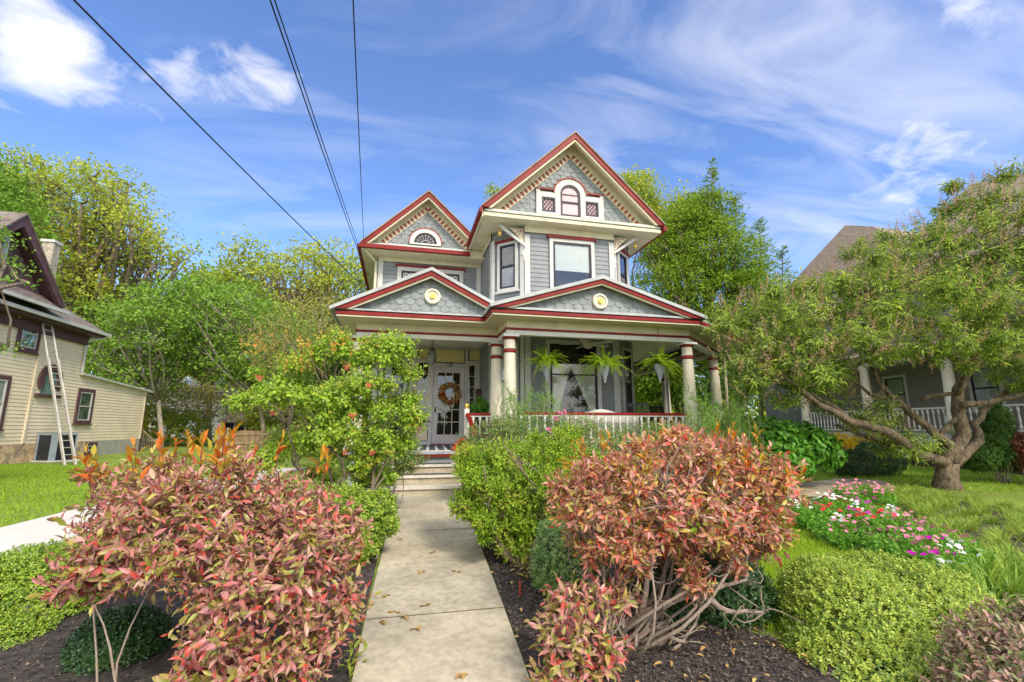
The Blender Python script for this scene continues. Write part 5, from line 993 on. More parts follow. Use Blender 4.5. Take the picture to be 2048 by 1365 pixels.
def spire(px, py0, py1, w_, d, lab, n=1500, m=L_hem):
    t = empty('conifer_leader', D(px, py1, d), lab, 'tree', GR); P, A = [], []
    a, b = D(px, py1, d), D(px, py0, d)
    for i in range(n // 14):
        f = rng.random() ** 1.1; q = a + (b - a) * f; L_ = w_ * (1 - f * .85) * d / F; th = rng.random() * 6.28
        for s_ in rng.random(14): r_ = q + np.array([math.cos(th), math.sin(th), .35]) * L_ * s_; P.append(r_); A.append([math.cos(th) + rng.normal() * .6, math.sin(th) + rng.normal() * .6, .2 + rng.normal() * .4])
    leaves('crown', P, np.array(A), rv(len(P)) + np.array([0, 0, .6]), .13, .035, 'lo', m, t); MB().tube([np.array(gb_(px, d)), a, b], [.12, .07, .01], 6).build('trunk', 'bark', t)
spire(1424, 320, 470, 34, 23.5, 'highest spiky leader of the evergreens right of the grey house'); spire(1472, 400, 560, 48, 23.8, 'second spiky leader of the evergreens right of the grey house'); spire(1520, 440, 620, 60, 24.5, 'third spiky evergreen leader, leaning toward the brown roof', 2400); spire(1565, 490, 640, 40, 26, 'shortest spiky evergreen leader, close beside the brown roof')
tree('birch_tree', px_lobes([(1275, 385, 36, 27, 38), (1300, 440, 30, 27, 40), (1255, 370, 20, 27), (985, 385, 10, 30)]), gb_(1290, 27), 7000, .15, L_tA, 'drooping yellow-green tree top rising behind the main gable', .15, cl=18, spread=.28, flat=1., group=GR)
tree('birch_tree', px_lobes([(1370, 440, 45, 27, 50), (1340, 500, 50, 27, 50)]), gb_(1350, 27), 12000, .16, L_tA, 'yellow-green tree between the gable and the hemlock', .15, cl=18, spread=.35, flat=.9, group=GR)
tree('spruce_tree', px_lobes([(1490, 690, 70, 21, 60), (1500, 750, 60, 21, 50), (1440, 760, 40, 21, 40), (1550, 700, 60, 22, 55), (1400, 790, 25, 21, 35)]), gb_(1470, 21), 20000, .13, L_deep, 'dark drooping spruce beside the porch corner', .2, cl=26, spread=.28, flat=.3, group=GR, wid=.3)
tree('spruce_tree', px_lobes([(1290, 770, 60, 26, 60), (1340, 740, 50, 26, 60), (1280, 700, 50, 27)]), gb_(1310, 26), 16000, .17, L_hem, 'green tree seen through the side of the porch', .2, group=GR)
# distant wood
P, A = crown([((x_, 75 + rng.normal() * 6, 4), (9, 5, rng.uniform(7, 11))) for x_ in np.arange(-95, 110, 9)], 75000, .7); n_ = len(P)
leaves('distant_wood', P, rv(n_), rv(n_) + np.array([0, -.4, .5]), .75, .6, 'lo', L_tC, label='far wood closing the view behind the gardens', cat='wood', kind='stuff')
# spreading multi-stem tree on the right ---------------------------------------
tb = G(1895, 978); td = float((tb - CAM) @ FW); t = empty('spreading_tree', tb, 'low multi-stemmed tree with crooked mottled limbs and pinkish seed plumes', 'tree'); mb = MB()
def pp(lst, dd=0): return [D(a_, b_, td + (c_[0] if c_ else 0)) for a_, b_, *c_ in lst]
fl = D(1895, 925, td); mb.tube([tb + np.array([0, 0, -.15]), tb + np.array([0, 0, .12]), D(1893, 955, td), fl], [.29, .23, .19, .18], 12)
def stem(l, r0, r1, k=8):
    P_ = [np.array(q) for q in pp(l)]; Q = []
    for i in range(len(P_) - 1):
        for f in np.linspace(0, 1, 4)[:-1]: Q.append(P_[i] * (1 - f) + P_[i + 1] * f + rng.normal(size=3) * .012)
    Q.append(P_[-1]); mb.tube(Q, [r0 + (r1 - r0) * i / (len(Q) - 1) for i in range(len(Q))], k)
stem([(1900, 930), (1830, 905, -.2), (1770, 860, -.5), (1700, 842, -.7), (1640, 812, -.8), (1600, 775, -.8)], .115, .045)
stem([(1890, 930), (1905, 895, 0), (1850, 850, .2), (1790, 800, .3), (1760, 770, .4), (1735, 720, .5)], .11, .04)
stem([(1900, 925), (1925, 870, .1), (1915, 820, .1), (1915, 780, .1), (1935, 740, .1), (1900, 712, .0)], .14, .07); stem([(1935, 740, .1), (1955, 725, .2), (1950, 690, .3), (1960, 620, .4)], .10, .03)
stem([(1910, 930), (1960, 880, .3), (1950, 850, .4), (1975, 810, .5), (2040, 770, .6), (2110, 740, .8)], .10, .035)
stem([(1920, 810), (1980, 805, -.1), (2040, 790, -.3), (2120, 760, -.4)], .07, .03); stem([(1870, 880, .1), (1900, 850, 0), (1930, 820, -.1)], .06, .04)
stem([(1850, 930, .1), (1790, 890, .6), (1720, 870, .8), (1670, 850, 1)], .09, .035); stem([(1700, 842, -.7), (1670, 815, -.6), (1620, 790, -.4), (1560, 770, -.2)], .06, .03); stem([(1840, 800, .2), (1870, 790, .2), (1910, 788, .1)], .05, .04)
stem([(1790, 800, .3), (1740, 790, .6), (1690, 740, .8)], .05, .02); stem([(1640, 812, -.8), (1590, 770, -1.2), (1550, 740, -1.3)], .05, .02); stem([(1905, 715, 0), (1860, 690, -.3), (1810, 660, -.5)], .06, .02)
slobes = px_lobes([(1560, 640, 90, td - 1.0, 70), (1500, 640, 60, td - 1, 50), (1640, 625, 100, td, 60), (1720, 580, 90, td, 55), (1800, 515, 90, td + .3, 50), (1880, 475, 80, td + .4, 50), (1960, 440, 70, td, 50), (1700, 680, 100, td - .7, 45), (1820, 620, 110, td - .6, 70), (1940, 560, 110, td, 80), (2040, 500, 100, td, 90),
  (2050, 640, 110, td - .3, 80), (1580, 720, 60, td - 1.2, 35), (1850, 700, 90, td - .8, 35), (1970, 690, 90, td - .6, 40), (2090, 720, 80, td, 50), (1480, 720, 50, td - 1.3, 40), (1730, 830, 45, td - .3, 45), (1800, 880, 45, td + .3, 30), (2060, 420, 60, td, 40), (1640, 770, 60, td + .3, 35), (1500, 760, 45, td - 1.3, 35), (1570, 800, 35, td - .9, 25), (1620, 690, 70, td - 1.2, 35), (1980, 400, 70, td + .2, 45)])
for c_, r_ in slobes:
    s_ = np.array([fl, D(1790, 800, td + .3), D(1915, 790, td), D(1735, 720, td + .5), D(1960, 650, td + .4), D(1600, 775, td - .8), D(2040, 770, td + .6)]); s_ = s_[np.argmin(np.linalg.norm(s_ - c_, axis=1))]; mb.tube(limb(s_, c_, .10, 7), taper(.045, .012, 7), 5)
    for _ in range(7): q = np.array(c_) + rv(1)[0] * np.array(r_) * .85; mb.tube(limb(c_, q, .12, 5), taper(.014, .004, 5), 4)
mb.build('trunk', 'oldbark', t, True)
T, A = crown(fluff(slobes, 130, .34, .35, True), 5000, .6, .25, .75, .10); P, Dv, Nv, L_, W_ = shoots(T, A, 10, .22, .125, .026, 30, 95, .45, .3); leaves('crown', P, Dv, Nv, L_, W_, 'lo', L_seven, t)
T, A = crown(slobes, 2100, .15, .9, .9, .05); k_ = (rng.random(len(T)) < .65); T, A = T[k_], A[k_]; A = nrm(A + np.array([0, 0, .5])); P, Dv, Nv, L_, W_ = shoots(T + A * .22, A, 16, .26, .050, .014, 20, 75, .0, .35); leaves('seed_plumes', P, Dv, Nv, L_, W_, 'lo', L_plume, t)
# branch of a street tree reaching in at the upper left edge
tree('street_tree', px_lobes([(10, 530, 35, 9, 10), (55, 565, 30, 9, 6), (-60, 470, 60, 9, 50), (0, 605, 30, 9, 8), (15, 695, 28, 9, 8), (-90, 600, 50, 9, 60)]), (-10.5, 6.5, .2), 1900, .07, L_tB, 'leafy branches reaching in at the left edge before the tan house', .16, cl=20, spread=.16)
# ================================================================= SHRUBS
def shrub(name, lobes, n, k, L, Wd, m, lab, base=None, kind='lo', depth=.4, slen=.06, group=None, stems=14, stemr=.012, bark='twig', th=(25, 85), droop=.1, up=.3, jit=.05, cat='shrub', lv=.25, rmin=.82, spray=0):
    c0 = np.mean([l[0] for l in lobes], 0); base = np.array([c0[0], c0[1], float(gz(c0[1]))]) if base is None else np.array(base, float)
    t = empty(name, base, lab, cat, group); T, A = crown(lobes, n, depth, up, rmin, jit); P, Dv, Nv, L_, W_ = shoots(T, A, k, slen, L, Wd, th[0], th[1], droop, .28, lv)
    if spray:
        T2, A2 = crown([(c_, tuple(np.broadcast_to(np.array(r_) * 1.13, 3))) for c_, r_ in lobes], spray, .12, up, .9, .05); q_ = shoots(T2, A2, k, slen * 1.5, L, Wd, th[0], th[1], droop, .28, lv); P, Dv, Nv, L_, W_ = [np.concatenate([a_, b_]) for a_, b_ in zip((P, Dv, Nv, L_, W_), q_)]; T = np.vstack([T, T2])
    leaves('foliage', P, Dv, Nv, L_, W_, kind, m, t)
    if stems:
        mb = MB(); mains = []
        for i in range(stems):
            q = T[rng.integers(len(T))]; e = base + (q - base) * rng.uniform(.6, .85); st0 = base + np.array([rng.normal() * .05, rng.normal() * .05, -.03]); pts = limb(st0, e, .10, 7); mb.tube(pts, taper(stemr, stemr * .45, 7), 6); mains.append(pts)
        allp = np.array([p_ for ps in mains for p_ in ps[3:]])
        for i in rng.choice(len(T), min(len(T), stems * 14), replace=False): s_ = allp[np.argmin(np.linalg.norm(allp - T[i], axis=1) + rng.random(len(allp)) * .08)]; mb.tube(limb(s_, T[i], .09, 5), taper(stemr * .38, stemr * .12, 5), 4)
        mb.build('stems', bark, t, True)
    return t, T, A
def tips(t, lobes, n, m, L=.075, ln=.16, name='foliage', up=1.3, zmin=None):
    T, A = crown(lobes, n * 3, .08, up, .9, .03); 
    if zmin is not None: k = T[:, 2] > zmin; T, A = T[k], A[k]
    T, A = T[:n], A[:n]; P, Dv, Nv, L_, W_ = shoots(T + A * ln * .8, A, 6, ln, L, L * .36, 12, 65, -.1, .3); leaves(name, P, Dv, Nv, L_, W_, 'hi', m, t)
    mb = MB()
    for q, a in zip(T, A): mb.tube([q - a * ln * .6, q + a * ln * .4, q + a * ln * .8], [.004, .003, .002], 4)
    mb.build('stems', 'redtwig', t)
GS = 'red-leaved shrubs in the front beds'
RL = px_lobes([(420, 1040, 215, 3.05, 125), (260, 1100, 120, 2.7, 80), (560, 1150, 150, 2.7, 130), (480, 1180, 120, 2.45, 100), (650, 1070, 85, 3.0, 90), (300, 990, 110, 3.3, 85), (150, 1160, 60, 2.6, 40), (500, 1310, 130, 2.45, 90), (600, 1280, 95, 2.6, 90), (420, 1340, 90, 2.3, 50), (690, 1190, 50, 2.8, 60)])
t, T, A = shrub('red_shrub', fluff([(c_, tuple(np.array(r_) * .90)) for c_, r_ in RL], 24, .13, .15), 2050, 8, .058, .024, L_red, 'large mauve-red shrub filling the left foreground beside the path', base=(-1.05, 2.75, .12), kind='hi', depth=.42, slen=.12, group=GS, lv=.5, stems=7, stemr=.008, bark='twig', spray=320, th=(30, 88), up=.35, jit=.12)
tips(t, px_lobes([(430, 960, 200, 3.2, 60), (620, 1000, 90, 3.1, 60)]), 24, L_tip, .10, .15, zmin=1.25)
RR = px_lobes([(1340, 1000, 210, 3.6, 105), (1530, 1060, 45, 3.3, 50), (1135, 980, 50, 3.6, 40), (1380, 890, 70, 4.0, 30), (1200, 1010, 110, 3.4, 80), (1490, 960, 120, 3.6, 70), (1350, 920, 140, 3.9, 50), (1500, 1050, 80, 3.3, 45), (1250, 1090, 75, 3.1, 50), (1420, 1060, 100, 3.3, 45), (1180, 1100, 35, 3.2, 35), (1380, 1130, 35, 3.2, 25), (1470, 1130, 30, 3.2, 30)])
t, T, A = shrub('red_shrub', fluff([(c_, tuple(np.array(r_) * .88)) for c_, r_ in RR], 26, .13, .15), 2100, 8, .055, .023, L_red2, 'orange-red shrub on bare crooked stems right of the path', base=(1.52, 3.25, .13), kind='hi', depth=.42, slen=.12, group=GS, lv=.5, stems=22, stemr=.015, spray=380, th=(30, 88), up=.35, jit=.13)
tips(t, px_lobes([(1480, 930, 130, 3.8, 50), (1300, 930, 160, 3.9, 40)]), 26, L_tip, .085, .14, zmin=1.2)
mb = MB()   # crooked bare limbs under its crown
b_ = np.array([1.52, 3.25, .1])
for l in ([(1230, 1290, 3.35), (1245, 1260, 3.3), (1290, 1225, 3.2), (1360, 1200, 3.15), (1400, 1190, 3.1), (1490, 1160, 3.2), (1500, 1100, 3.2)], [(1230, 1290, 3.35), (1290, 1260, 3.3), (1330, 1215, 3.3), (1390, 1150, 3.4), (1470, 1130, 3.4)], [(1280, 1240, 3.25), (1300, 1130, 3.3), (1320, 1050, 3.4)],
          [(1250, 1250, 3.3), (1300, 1200, 3.4), (1330, 1140, 3.5), (1370, 1060, 3.5)], [(1240, 1270, 3.3), (1180, 1150, 3.3), (1160, 1080, 3.3)], [(1400, 1190, 3.1), (1450, 1220, 3.1), (1530, 1225, 3.1)], [(1290, 1300, 3.2), (1340, 1275, 3.15), (1375, 1285, 3.1)], [(1200, 1320, 3.2), (1260, 1310, 3.2), (1330, 1270, 3.2), (1340, 1235, 3.2)], [(1470, 1130, 3.4), (1480, 1090, 3.4), (1520, 1060, 3.4)], [(1250, 1290, 3.3), (1235, 1180, 3.2), (1290, 1110, 3.1)]):
    P_ = [D(*q) for q in l]; Q = []
    for i in range(len(P_) - 1):
        for f in np.linspace(0, 1, 5)[:-1]: Q.append(P_[i] * (1 - f) + P_[i + 1] * f + rng.normal(size=3) * .006)
    Q.append(P_[-1]); mb.tube(Q, taper(.026, .009, len(Q)), 7)
    for _ in range(8): s_ = Q[rng.integers(3, len(Q))]; mb.tube(limb(s_, s_ + rv(1)[0] * np.array([.25, .25, .2]) + np.array([0, 0, .08]), .2, 6), taper(.006, .002, 6), 4)
mb.build('bare_limbs', 'twig', t, True)
RS = px_lobes([(1150, 1215, 75, 2.9, 60), (1130, 1290, 75, 2.7, 60), (1210, 1310, 60, 2.7, 50), (1120, 1350, 60, 2.6, 40), (1220, 1190, 60, 3.0, 40)])
t, T, A = shrub('red_shrub', RS, 230, 6, .078, .031, L_red, 'small sparse red shrub at the path edge, lowest in the picture', base=(1.02, 2.75, .1), kind='hi', depth=.6, slen=.12, group=GS, stems=10, stemr=.010, th=(30, 88))
RC = px_lobes([(2010, 1300, 110, 2.5, 65), (1940, 1375, 80, 2.4, 45), (2090, 1260, 90, 2.6, 60), (2080, 1370, 150, 2.3, 70)])
t, T, A = shrub('red_shrub', RC, 900, 7, .046, .022, L_mauve, 'mauve and green shrub in the bottom right corner', kind='hi', depth=.4, slen=.09, group=GS, stems=14, stemr=.010)
# clipped box
GBX = 'clipped box shrubs in the front beds'
def box_(lobes, n, m, lab, L=.021, base=None, k=9, **kw): return shrub('boxwood', lobes, n, k, L, L * .6, m, lab, base=base, depth=kw.pop('depth', .3), slen=.035, group=GBX, stems=10, stemr=.010, th=(30, 90), jit=.035, **kw)
box_(px_lobes([(1710, 1250, 135, 3.3, 115), (1850, 1220, 120, 3.4, 90), (1650, 1190, 85, 3.6, 75), (1760, 1340, 170, 3.0, 95), (1640, 1330, 75, 3.1, 80), (1760, 1180, 110, 3.8, 70)]), 8600, L_boxl, 'big bright yellow-green clipped boxwood at the lower right')
box_(px_lobes([(60, 1190, 120, 3.7, 95), (-40, 1230, 130, 3.5, 110), (120, 1220, 70, 3.6, 70), (140, 1150, 80, 4.2, 65), (10, 1290, 90, 3.2, 60), (170, 1110, 50, 4.8, 40)]), 6800, L_boxm, 'long green clipped box hedge at the left edge of the bed', .022)
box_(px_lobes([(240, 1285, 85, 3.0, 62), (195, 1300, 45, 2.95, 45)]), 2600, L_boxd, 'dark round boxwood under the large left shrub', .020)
box_(px_lobes([(1120, 1130, 62, 4.1, 75), (1170, 1110, 55, 4.2, 60), (1110, 1070, 40, 4.3, 35)]), 2600, L_boxb, 'bluish-green boxwood ball beside the walk near the cypress', .020)
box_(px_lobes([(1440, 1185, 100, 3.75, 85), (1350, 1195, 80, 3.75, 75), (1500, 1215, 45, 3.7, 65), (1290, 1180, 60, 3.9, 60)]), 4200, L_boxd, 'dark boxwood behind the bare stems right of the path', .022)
# golden cypress right of the walk
CY = px_lobes([(1020, 930, 85, 5.3, 55), (1100, 920, 75, 5.5, 50), (990, 990, 60, 5.0, 50), (1080, 990, 85, 5.1, 60), (960, 940, 45, 5.4, 50), (1000, 1045, 60, 4.9, 35), (1060, 1050, 55, 4.9, 35), (1130, 960, 50, 5.2, 50), (970, 1030, 40, 5.0, 30)])
shrub('golden_cypress', fluff(CY, 70, .15, .3), 6500, 9, .034, .017, L_ever, 'golden-green cypress shrub on a short trunk right of the walk', base=G(1042, 1130), depth=.4, slen=.09, stems=5, stemr=.05, bark='bark', spray=300, th=(15, 75), jit=.10, rmin=.7)
# honeysuckle and rose by the steps
HS = px_lobes([(640, 790, 95, 6.0, 75), (570, 800, 48, 6.1, 38), (730, 800, 58, 5.9, 55), (768, 715, 30, 6.0, 32), (625, 755, 48, 6.1, 36), (680, 880, 75, 5.8, 65), (600, 860, 60, 6.0, 50), (740, 860, 55, 5.9, 55), (700, 960, 70, 5.6, 50), (790, 790, 30, 5.9, 45), (545, 745, 18, 6.1, 22), (690, 705, 16, 6.0, 24), (515, 800, 22, 6.1, 16), (600, 705, 15, 6.0, 26), (805, 765, 16, 6.0, 16), (655, 690, 13, 6.0, 22), (790, 690, 12, 6.0, 18), (560, 900, 40, 5.9, 35)])
t, T, A = shrub('honeysuckle_shrub', fluff(HS, 80, .22, .4, False), 4300, 7, .050, .033, L_vine, 'tall loose light-green honeysuckle shrub with coral blossoms left of the steps', base=G(700, 1080), depth=.55, slen=.12, stems=12, stemr=.022, bark='bark', spray=260, jit=.10, th=(40, 95), droop=.2, rmin=.7)
for i, (px, py) in enumerate([(545, 826), (520, 755), (705, 830), (690, 905), (745, 905), (738, 770), (695, 735)]):
    q = D(px, py, 5.35); n_ = 26; P = q + rng.normal(size=(n_, 3)) * .012; leaves('blossom', P, rv(n_) + np.array([0, 0, -.2]), rv(n_), .042, .011, 'lo', L_org, t)
leaves('new_leaves', *shoots(*crown(px_lobes([(640, 700, 150, 6.0, 50)]), 60, .3), 7, .14, .05, .03), 'lo', leafmat('new_leaf', [(.5, .4, .05), (.6, .25, .06), (.4, .42, .06)], .4, .4, .1), t)
t, T, A = shrub('rose_bush', px_lobes([(790, 880, 45, 7.3, 40), (800, 920, 50, 7.1, 30), (760, 930, 50, 7.0, 40), (815, 850, 25, 7.4, 30), (770, 860, 40, 7.4, 30)]), 1300, 6, .045, .024, L_rose, 'rose bush with magenta blooms reaching over the entry steps', depth=.5, stems=10, stemr=.008, jit=.1)
def bloom(px, py, d, m, L, n_, par, name='bloom'): q = D(px, py, d); leaves(name, q + rng.normal(size=(n_, 3)) * L * .25, rv(n_) + np.array([0, -.3, .3]), rv(n_), L, L * .6, 'hi', m, par)
for px, py in ((832, 815), (836, 862), (826, 822)): bloom(px, py, 6.95, L_mag, .055, 16, t)
bloom(815, 835, 7.0, L_org, .05, 14, t)
shrub('low_cypress', px_lobes([(740, 1040, 48, 4.9, 50), (770, 1050, 30, 4.9, 22), (720, 1090, 40, 4.7, 35), (760, 1010, 35, 5.1, 30), (700, 1020, 50, 5.0, 50)]), 1900, 9, .034, .018, L_boxm, 'low dark-green cypress spilling onto the left edge of the walk', depth=.4, slen=.07, stems=6, stemr=.015, jit=.08)
shrub('rose_bush', px_lobes([(960, 880, 45, 7.6, 35), (1000, 860, 45, 7.6, 25), (940, 920, 30, 7.5, 30)]), 800, 6, .04, .02, L_rose, 'thin rose bush between the cypress shrub and the porch steps', depth=.5, stems=8, stemr=.008, jit=.1)
t, T, A = shrub('rose_bush', px_lobes([(1150, 855, 60, 7.9, 30), (1230, 875, 70, 7.8, 28), (1310, 870, 60, 7.8, 30), (1180, 900, 60, 7.4, 40), (1360, 880, 50, 7.8, 30)]), 1700, 6, .04, .02, L_rose, 'grey-green rose bushes in front of the porch balusters', depth=.5, stems=10, stemr=.008, jit=.1)
for px, py in ((1120, 828), (1112, 838), (1098, 860), (1128, 824)): bloom(px, py, 7.3, L_pnk, .05, 14, t)
def feather(px0, py0, px1, py1, d, n_, lab, w_=1.):
    b, a = D(px0, py0, d), D(px1, py1, d); b[2] = min(b[2], 1.0); t = empty('feathery_shrub', (b[0], b[1], float(gz(b[1]))), lab, 'shrub', 'feathery shrubs along the porch'); P, A = [], []; mb = MB(); Ht = a[2] - b[2]
    for i in range(n_):
        th = rng.random() * 6.28; e = b + np.array([math.cos(th) * rng.uniform(.15, .65) * w_, math.sin(th) * rng.uniform(.1, .5) * w_, Ht * rng.uniform(.5, 1.02)]); pts = limb((b[0], b[1], float(gz(b[1]))), e, .10, 8); mb.tube(pts, taper(.008, .002, 8), 4)
        dr_ = nrm(pts[-1] - pts[-3])
        for f in np.linspace(.35, 1, 30):
            q = np.array(pts[0]) * 0 + np.array([np.interp(f * 7, range(8), [p_[j] for p_ in pts]) for j in range(3)]); s_ = rng.normal(size=3) * .7
            for h_ in range(5): P.append(q + nrm(dr_ + s_) * .028 * h_); A.append(nrm(dr_ + s_ + rng.normal(size=3) * .6))
    leaves('foliage', P, np.array(A), rv(len(P)), .05, .010, 'lo', L_feather, t); mb.build('stems', 'twig', t)
feather(1055, 880, 1070, 772, 7.9, 48, 'feathery bright-green shrub in front of the double columns'); feather(1455, 890, 1430, 770, 8.6, 62, 'feathery green shrub at the right porch corner', 1.25); feather(1400, 880, 1395, 800, 8.0, 22, 'small feathery shrub at the foot of the corner column', .7)
shrub('hydrangea', px_lobes([(1600, 890, 65, 9.6, 45), (1540, 880, 60, 9.4, 45), (1640, 910, 40, 9.5, 30), (1560, 920, 60, 9.2, 40), (1490, 880, 60, 9.6, 45)]), 1500, 6, .13, .10, L_hyd, 'broad-leaved green hydrangea at the right corner of the porch', depth=.4, slen=.12, kind='hi', stems=12, stemr=.012, th=(50, 95), droop=.35)
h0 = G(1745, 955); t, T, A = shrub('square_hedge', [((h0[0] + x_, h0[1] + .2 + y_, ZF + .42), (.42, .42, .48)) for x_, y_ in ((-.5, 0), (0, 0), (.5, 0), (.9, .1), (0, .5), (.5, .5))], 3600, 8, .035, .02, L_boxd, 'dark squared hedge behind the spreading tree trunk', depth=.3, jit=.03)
q = D(1685, 883, 10.6); leaves('yellow_foliage', *shoots(*crown([(q, (.32, .3, .18))], 160, .5), 6, .05, .06, .03), 'lo', L_yel, t); q = D(1750, 876, 10.9); leaves('yellow_foliage', *shoots(*crown([(q, (.45, .3, .07))], 160, .5), 6, .05, .06, .03), 'lo', L_yel, t)
shrub('conical_evergreen', px_lobes([(1990, 895, 42, 10.6, 45), (1995, 850, 28, 10.6, 45), (1960, 915, 35, 10.5, 28), (2020, 915, 32, 10.6, 28)]), 3200, 9, .05, .02, L_deep, 'dark conical evergreen beside the neighbouring porch', depth=.4, jit=.06)
shrub('maroon_shrub', px_lobes([(2045, 895, 25, 10.2, 32), (2060, 922, 28, 10.2, 22)]), 900, 7, .05, .03, leafmat('maroon_leaf', [(.10, .02, .02), (.20, .05, .03), (.22, .18, .04)], .5, .2, .3), 'maroon shrub at the far right beside the conical evergreen')
shrub('back_shrub', px_lobes([(590, 905, 60, 20, 28), (660, 900, 50, 20, 30), (540, 915, 40, 20, 18)]), 1500, 7, .08, .045, L_vine, 'low yellow-green plants along the back garden wall', depth=.4)
shrub('back_shrub', px_lobes([(300, 850, 60, 31, 40), (370, 860, 50, 31, 35), (240, 800, 40, 31, 60)]), 2200, 7, .13, .07, L_tC, 'dark shrubs behind the stair railing of the tan house', depth=.4)
# flower bed: individual bedding plants and strap-leaved clumps ---------------------
def poly_pts(poly, n, mind):
    out = []; tries = 0; xs = [p[0] for p in poly]; ys = [p[1] for p in poly]
    while len(out) < n and tries < 9000:
        tries += 1; x_, y_ = rng.uniform(min(xs), max(xs)), rng.uniform(min(ys), max(ys))
        if inpoly(np.array([x_]), np.array([y_]), poly)[0] and all((x_ - a) ** 2 + (y_ - b) ** 2 > mind ** 2 for a, b in out): out.append((x_, y_))
    return out
def g2(*l): return [tuple(G(*p)[:2]) for p in l]
vz = g2((1600, 1045), (1640, 1085), (1720, 1115), (1830, 1150), (1930, 1200), (1960, 1150), (1870, 1085), (1760, 1050), (1680, 1030))
cols = {'white': L_wht, 'magenta': L_mag, 'pink': L_pnk, 'red': L_rdf}
def vinca_proto(c):
    T, A = crown([((0, 0, .13), (.19, .19, .15))], 110, .6); T[:, 2] = np.maximum(T[:, 2], .02); t = empty('bedding_plant', (0, 0, 0), 'x', 'flower'); leaves('foliage', *shoots(T, A, 6, .05, .045, .022), 'lo', L_vinca, t)
    for i in range(8):
        a = rng.random() * 6.28; r_ = rng.random() ** .5 * .18; q = np.array([r_ * math.cos(a), r_ * math.sin(a), .25 + rng.random() * .06]); P = []; Dv = []; ax = nrm(np.array([rng.normal() * .35, -.45 + rng.normal() * .3, 1.])); e1 = nrm(np.cross(ax, [1., 0, 0])); e2 = np.cross(ax, e1)
        for j in range(5): b = j * 1.2566 + a; P.append(q); Dv.append(e1 * math.cos(b) + e2 * math.sin(b) + ax * .1)
        leaves('bloom', np.array(P), np.array(Dv), np.array([ax] * 5), .030, .026, 'lo', cols[c], t)
    return t
protos = {c: [vinca_proto(c), False] for c in cols}
pts = poly_pts(vz, 46, .24); q_near = G(1900, 1160)
for i, (x_, y_) in enumerate(pts):
    c = rng.choice(['white', 'magenta', 'pink', 'pink', 'white', 'red'] if x_ * .3 + y_ > 6.2 else ['white', 'white', 'magenta', 'pink']); p_, used = protos[c]; o = p_ if not used else copy_tree(p_); protos[c][1] = True
    o.location = (x_, y_, float(gz(y_))); o.rotation_euler = (0, 0, rng.random() * 6.28); s_ = rng.uniform(.8, 1.2); o.scale = (s_, s_, s_); tag(o, '%s-flowered bedding plant massed in the front flower bed' % c, 'flower', 'bedding flowers in the front bed')
for c, (p_, used) in protos.items():
    if not used: p_.location = (5.2, 5.4, float(gz(5.4))); tag(p_, '%s-flowered bedding plant massed in the front flower bed' % c, 'flower', 'bedding flowers in the front bed')
pinkz = g2((1660, 1010), (1700, 1000), (1760, 1005), (1780, 1025), (1700, 1030)); 
for i, (x_, y_) in enumerate(poly_pts(pinkz, 10, .3)): o = copy_tree(protos['pink'][0]); o.location = (x_, y_, float(gz(y_))); o.scale = (1, 1, 1.15); tag(o, 'pink-flowered bedding plant in the rear drift by the garden path', 'flower', 'rear drift of pink bedding flowers')
def strap_proto(n_, L, Wd, m, name):
    a = rng.random(n_) * 6.28; el = rng.uniform(.45, 1.35, n_); d = np.stack([np.cos(a) * np.cos(el), np.sin(a) * np.cos(el), np.sin(el)], 1); P = np.stack([np.cos(a) * .03, np.sin(a) * .03, np.zeros(n_)], 1) + rng.normal(size=(n_, 3)) * np.array([.03, .03, 0])
    Nv = np.array([[0, 0, 1.]]) + rng.normal(size=(n_, 3)) * .15; t = empty(name, (0, 0, 0), 'x', 'plant'); leaves('strap_leaves', P, d, Nv, L * rng.uniform(.6, 1.25, n_), Wd, 'strap', m, t); return t
sz = g2((1640, 1030), (1690, 985), (1800, 985), (1960, 1010), (2150, 1040), (2300, 1100), (2250, 1260), (2100, 1260), (1990, 1200), (1960, 1150), (1870, 1085), (1760, 1050))
sp = [strap_proto(190, .22, .0055, L_liri, 'grass_clump') for _ in range(3)]; pts = poly_pts(sz, 130, .27)
for i, (x_, y_) in enumerate(pts): o = sp[i] if i < 3 else copy_tree(sp[i % 3]); o.location = (x_, y_, float(gz(y_))); o.rotation_euler = (0, 0, rng.random() * 6.28); s_ = rng.uniform(.75, 1.2); o.scale = (s_, s_, s_ * .85); tag(o, 'arching green grass-like clump in the front flower bed', 'grass clump', 'grass-like clumps in the flower bed')
big = strap_proto(110, .40, .014, leafmat('daylily_leaf', [(.14, .26, .03), (.26, .40, .05), (.38, .46, .06)], .45, .3, .3, 2), 'daylily')
for i, (px, py) in enumerate(((1985, 1225), (2040, 1200), (1960, 1180), (2060, 1150), (2020, 1170))):
    o = big if i == 0 else copy_tree(big); q = G(px, py + 30); o.location = q; o.rotation_euler = (0, 0, i * 1.3); tag(o, 'daylily clump of long arching strap leaves at the right edge', 'plant', 'daylilies beside the big boxwood')
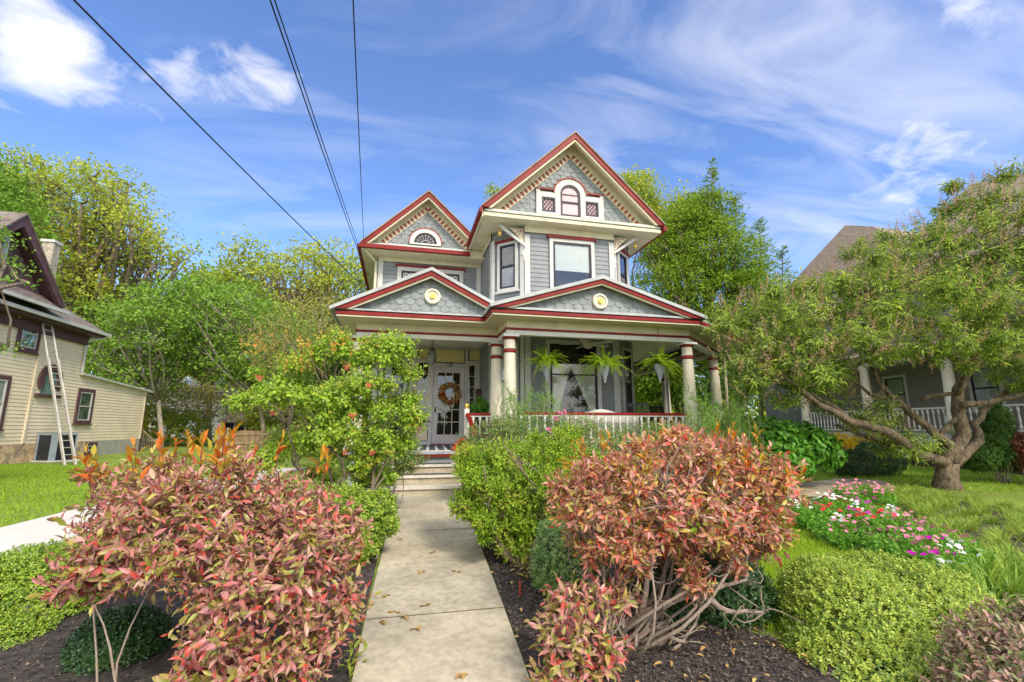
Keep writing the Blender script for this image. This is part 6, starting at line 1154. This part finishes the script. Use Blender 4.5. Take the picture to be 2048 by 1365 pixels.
# low edging seedlings at the corner of the walk, fallen leaves
def rosette(x_, y_, m, lab, n_=22, L=.09, nm='leafy_sprout'):
    t = empty(nm, (x_, y_, float(gz(y_))), lab, 'plant', 'leafy sprouts beside the path'); T = np.array([[x_, y_, float(gz(y_)) + .12]] * 5) + rng.normal(size=(5, 3)) * .04; leaves('foliage', *shoots(T, np.array([[0, 0, 1.]] * 5), 7, .14, L, L * .35, 25, 80), 'hi', m, t); MB().tube([(x_, y_, float(gz(y_))), (x_, y_, float(gz(y_)) + .12)], .006, 5).build('stem', 'redtwig', t)
q = G(1055, 1160); rosette(q[0], q[1], leafmat('yellow_sprout_leaf', [(.3, .3, .04), (.45, .35, .05), (.25, .22, .05)], .4, .3, .1), 'yellow-brown sprout in the mulch beside the bluish boxwood')
q = G(718, 1340); rosette(q[0] - .02, q[1], leafmat('green_sprout_leaf', [(.25, .32, .05), (.3, .38, .05)], .4, .3, .1), 'green sprout at the lower left edge of the walk', L=.06)
L_d = []
for i, (px, py, lab) in enumerate(((812, 1245, 'small brown'), (768, 1254, 'dark curled'), (792, 1234, 'yellow'), (848, 1222, 'tan pointed'), (742, 1222, 'pale'), (835, 1268, 'curled grey'), (869, 1112, 'yellow'), (840, 1153, 'brown'), (770, 1200, 'faded'), (720, 1290, 'greenish'), (925, 1362, 'orange'), (914, 1152, 'thin brown'), (800, 1085, 'orange'), (1062, 1253, 'golden'), (905, 1030, 'small rust'))):
    q = G(px, py); z_ = float(gz(q[1])) + .036; n_ = 3; P = np.array([[q[0], q[1], z_]] * n_) + rng.normal(size=(n_, 3)) * np.array([.008, .008, .002]); d = rv(n_) * np.array([1, 1, .1]); o = leaves('fallen_leaf', P, d, np.array([[0, 0, 1.]] * n_) + rv(n_) * .3, .055, .034, 'hi', L_dead); tag(o, 'fallen %s leaf lying on the front walk or its edge' % lab, 'leaf', 'fallen leaves on the front walk')
x_, y_ = scatter([(edge(pr, 2.6) + .02, 2.6), (edge(pr, 6) + .03, 6), (2.9, 5), (be[0], be[1]), (3.2, 2.6)], 260); n_ = len(x_); P = np.stack([x_, y_, gz(y_) + .04], 1)
leaves('leaf_litter', P, rv(n_) * np.array([1, 1, .2]), np.array([[0, 0, 1.]]) + rv(n_) * .5, rng.uniform(.03, .07, n_), .025, 'hi', L_dead)['kind'] = 'stuff'
tag(MB().tube([G(1040, 1198), G(1040, 1198) + np.array([0, 0, .14])], .012, 5).build('rusty_stake', 'brick'), 'short rusty stake standing in the mulch beside the walk', 'stake')
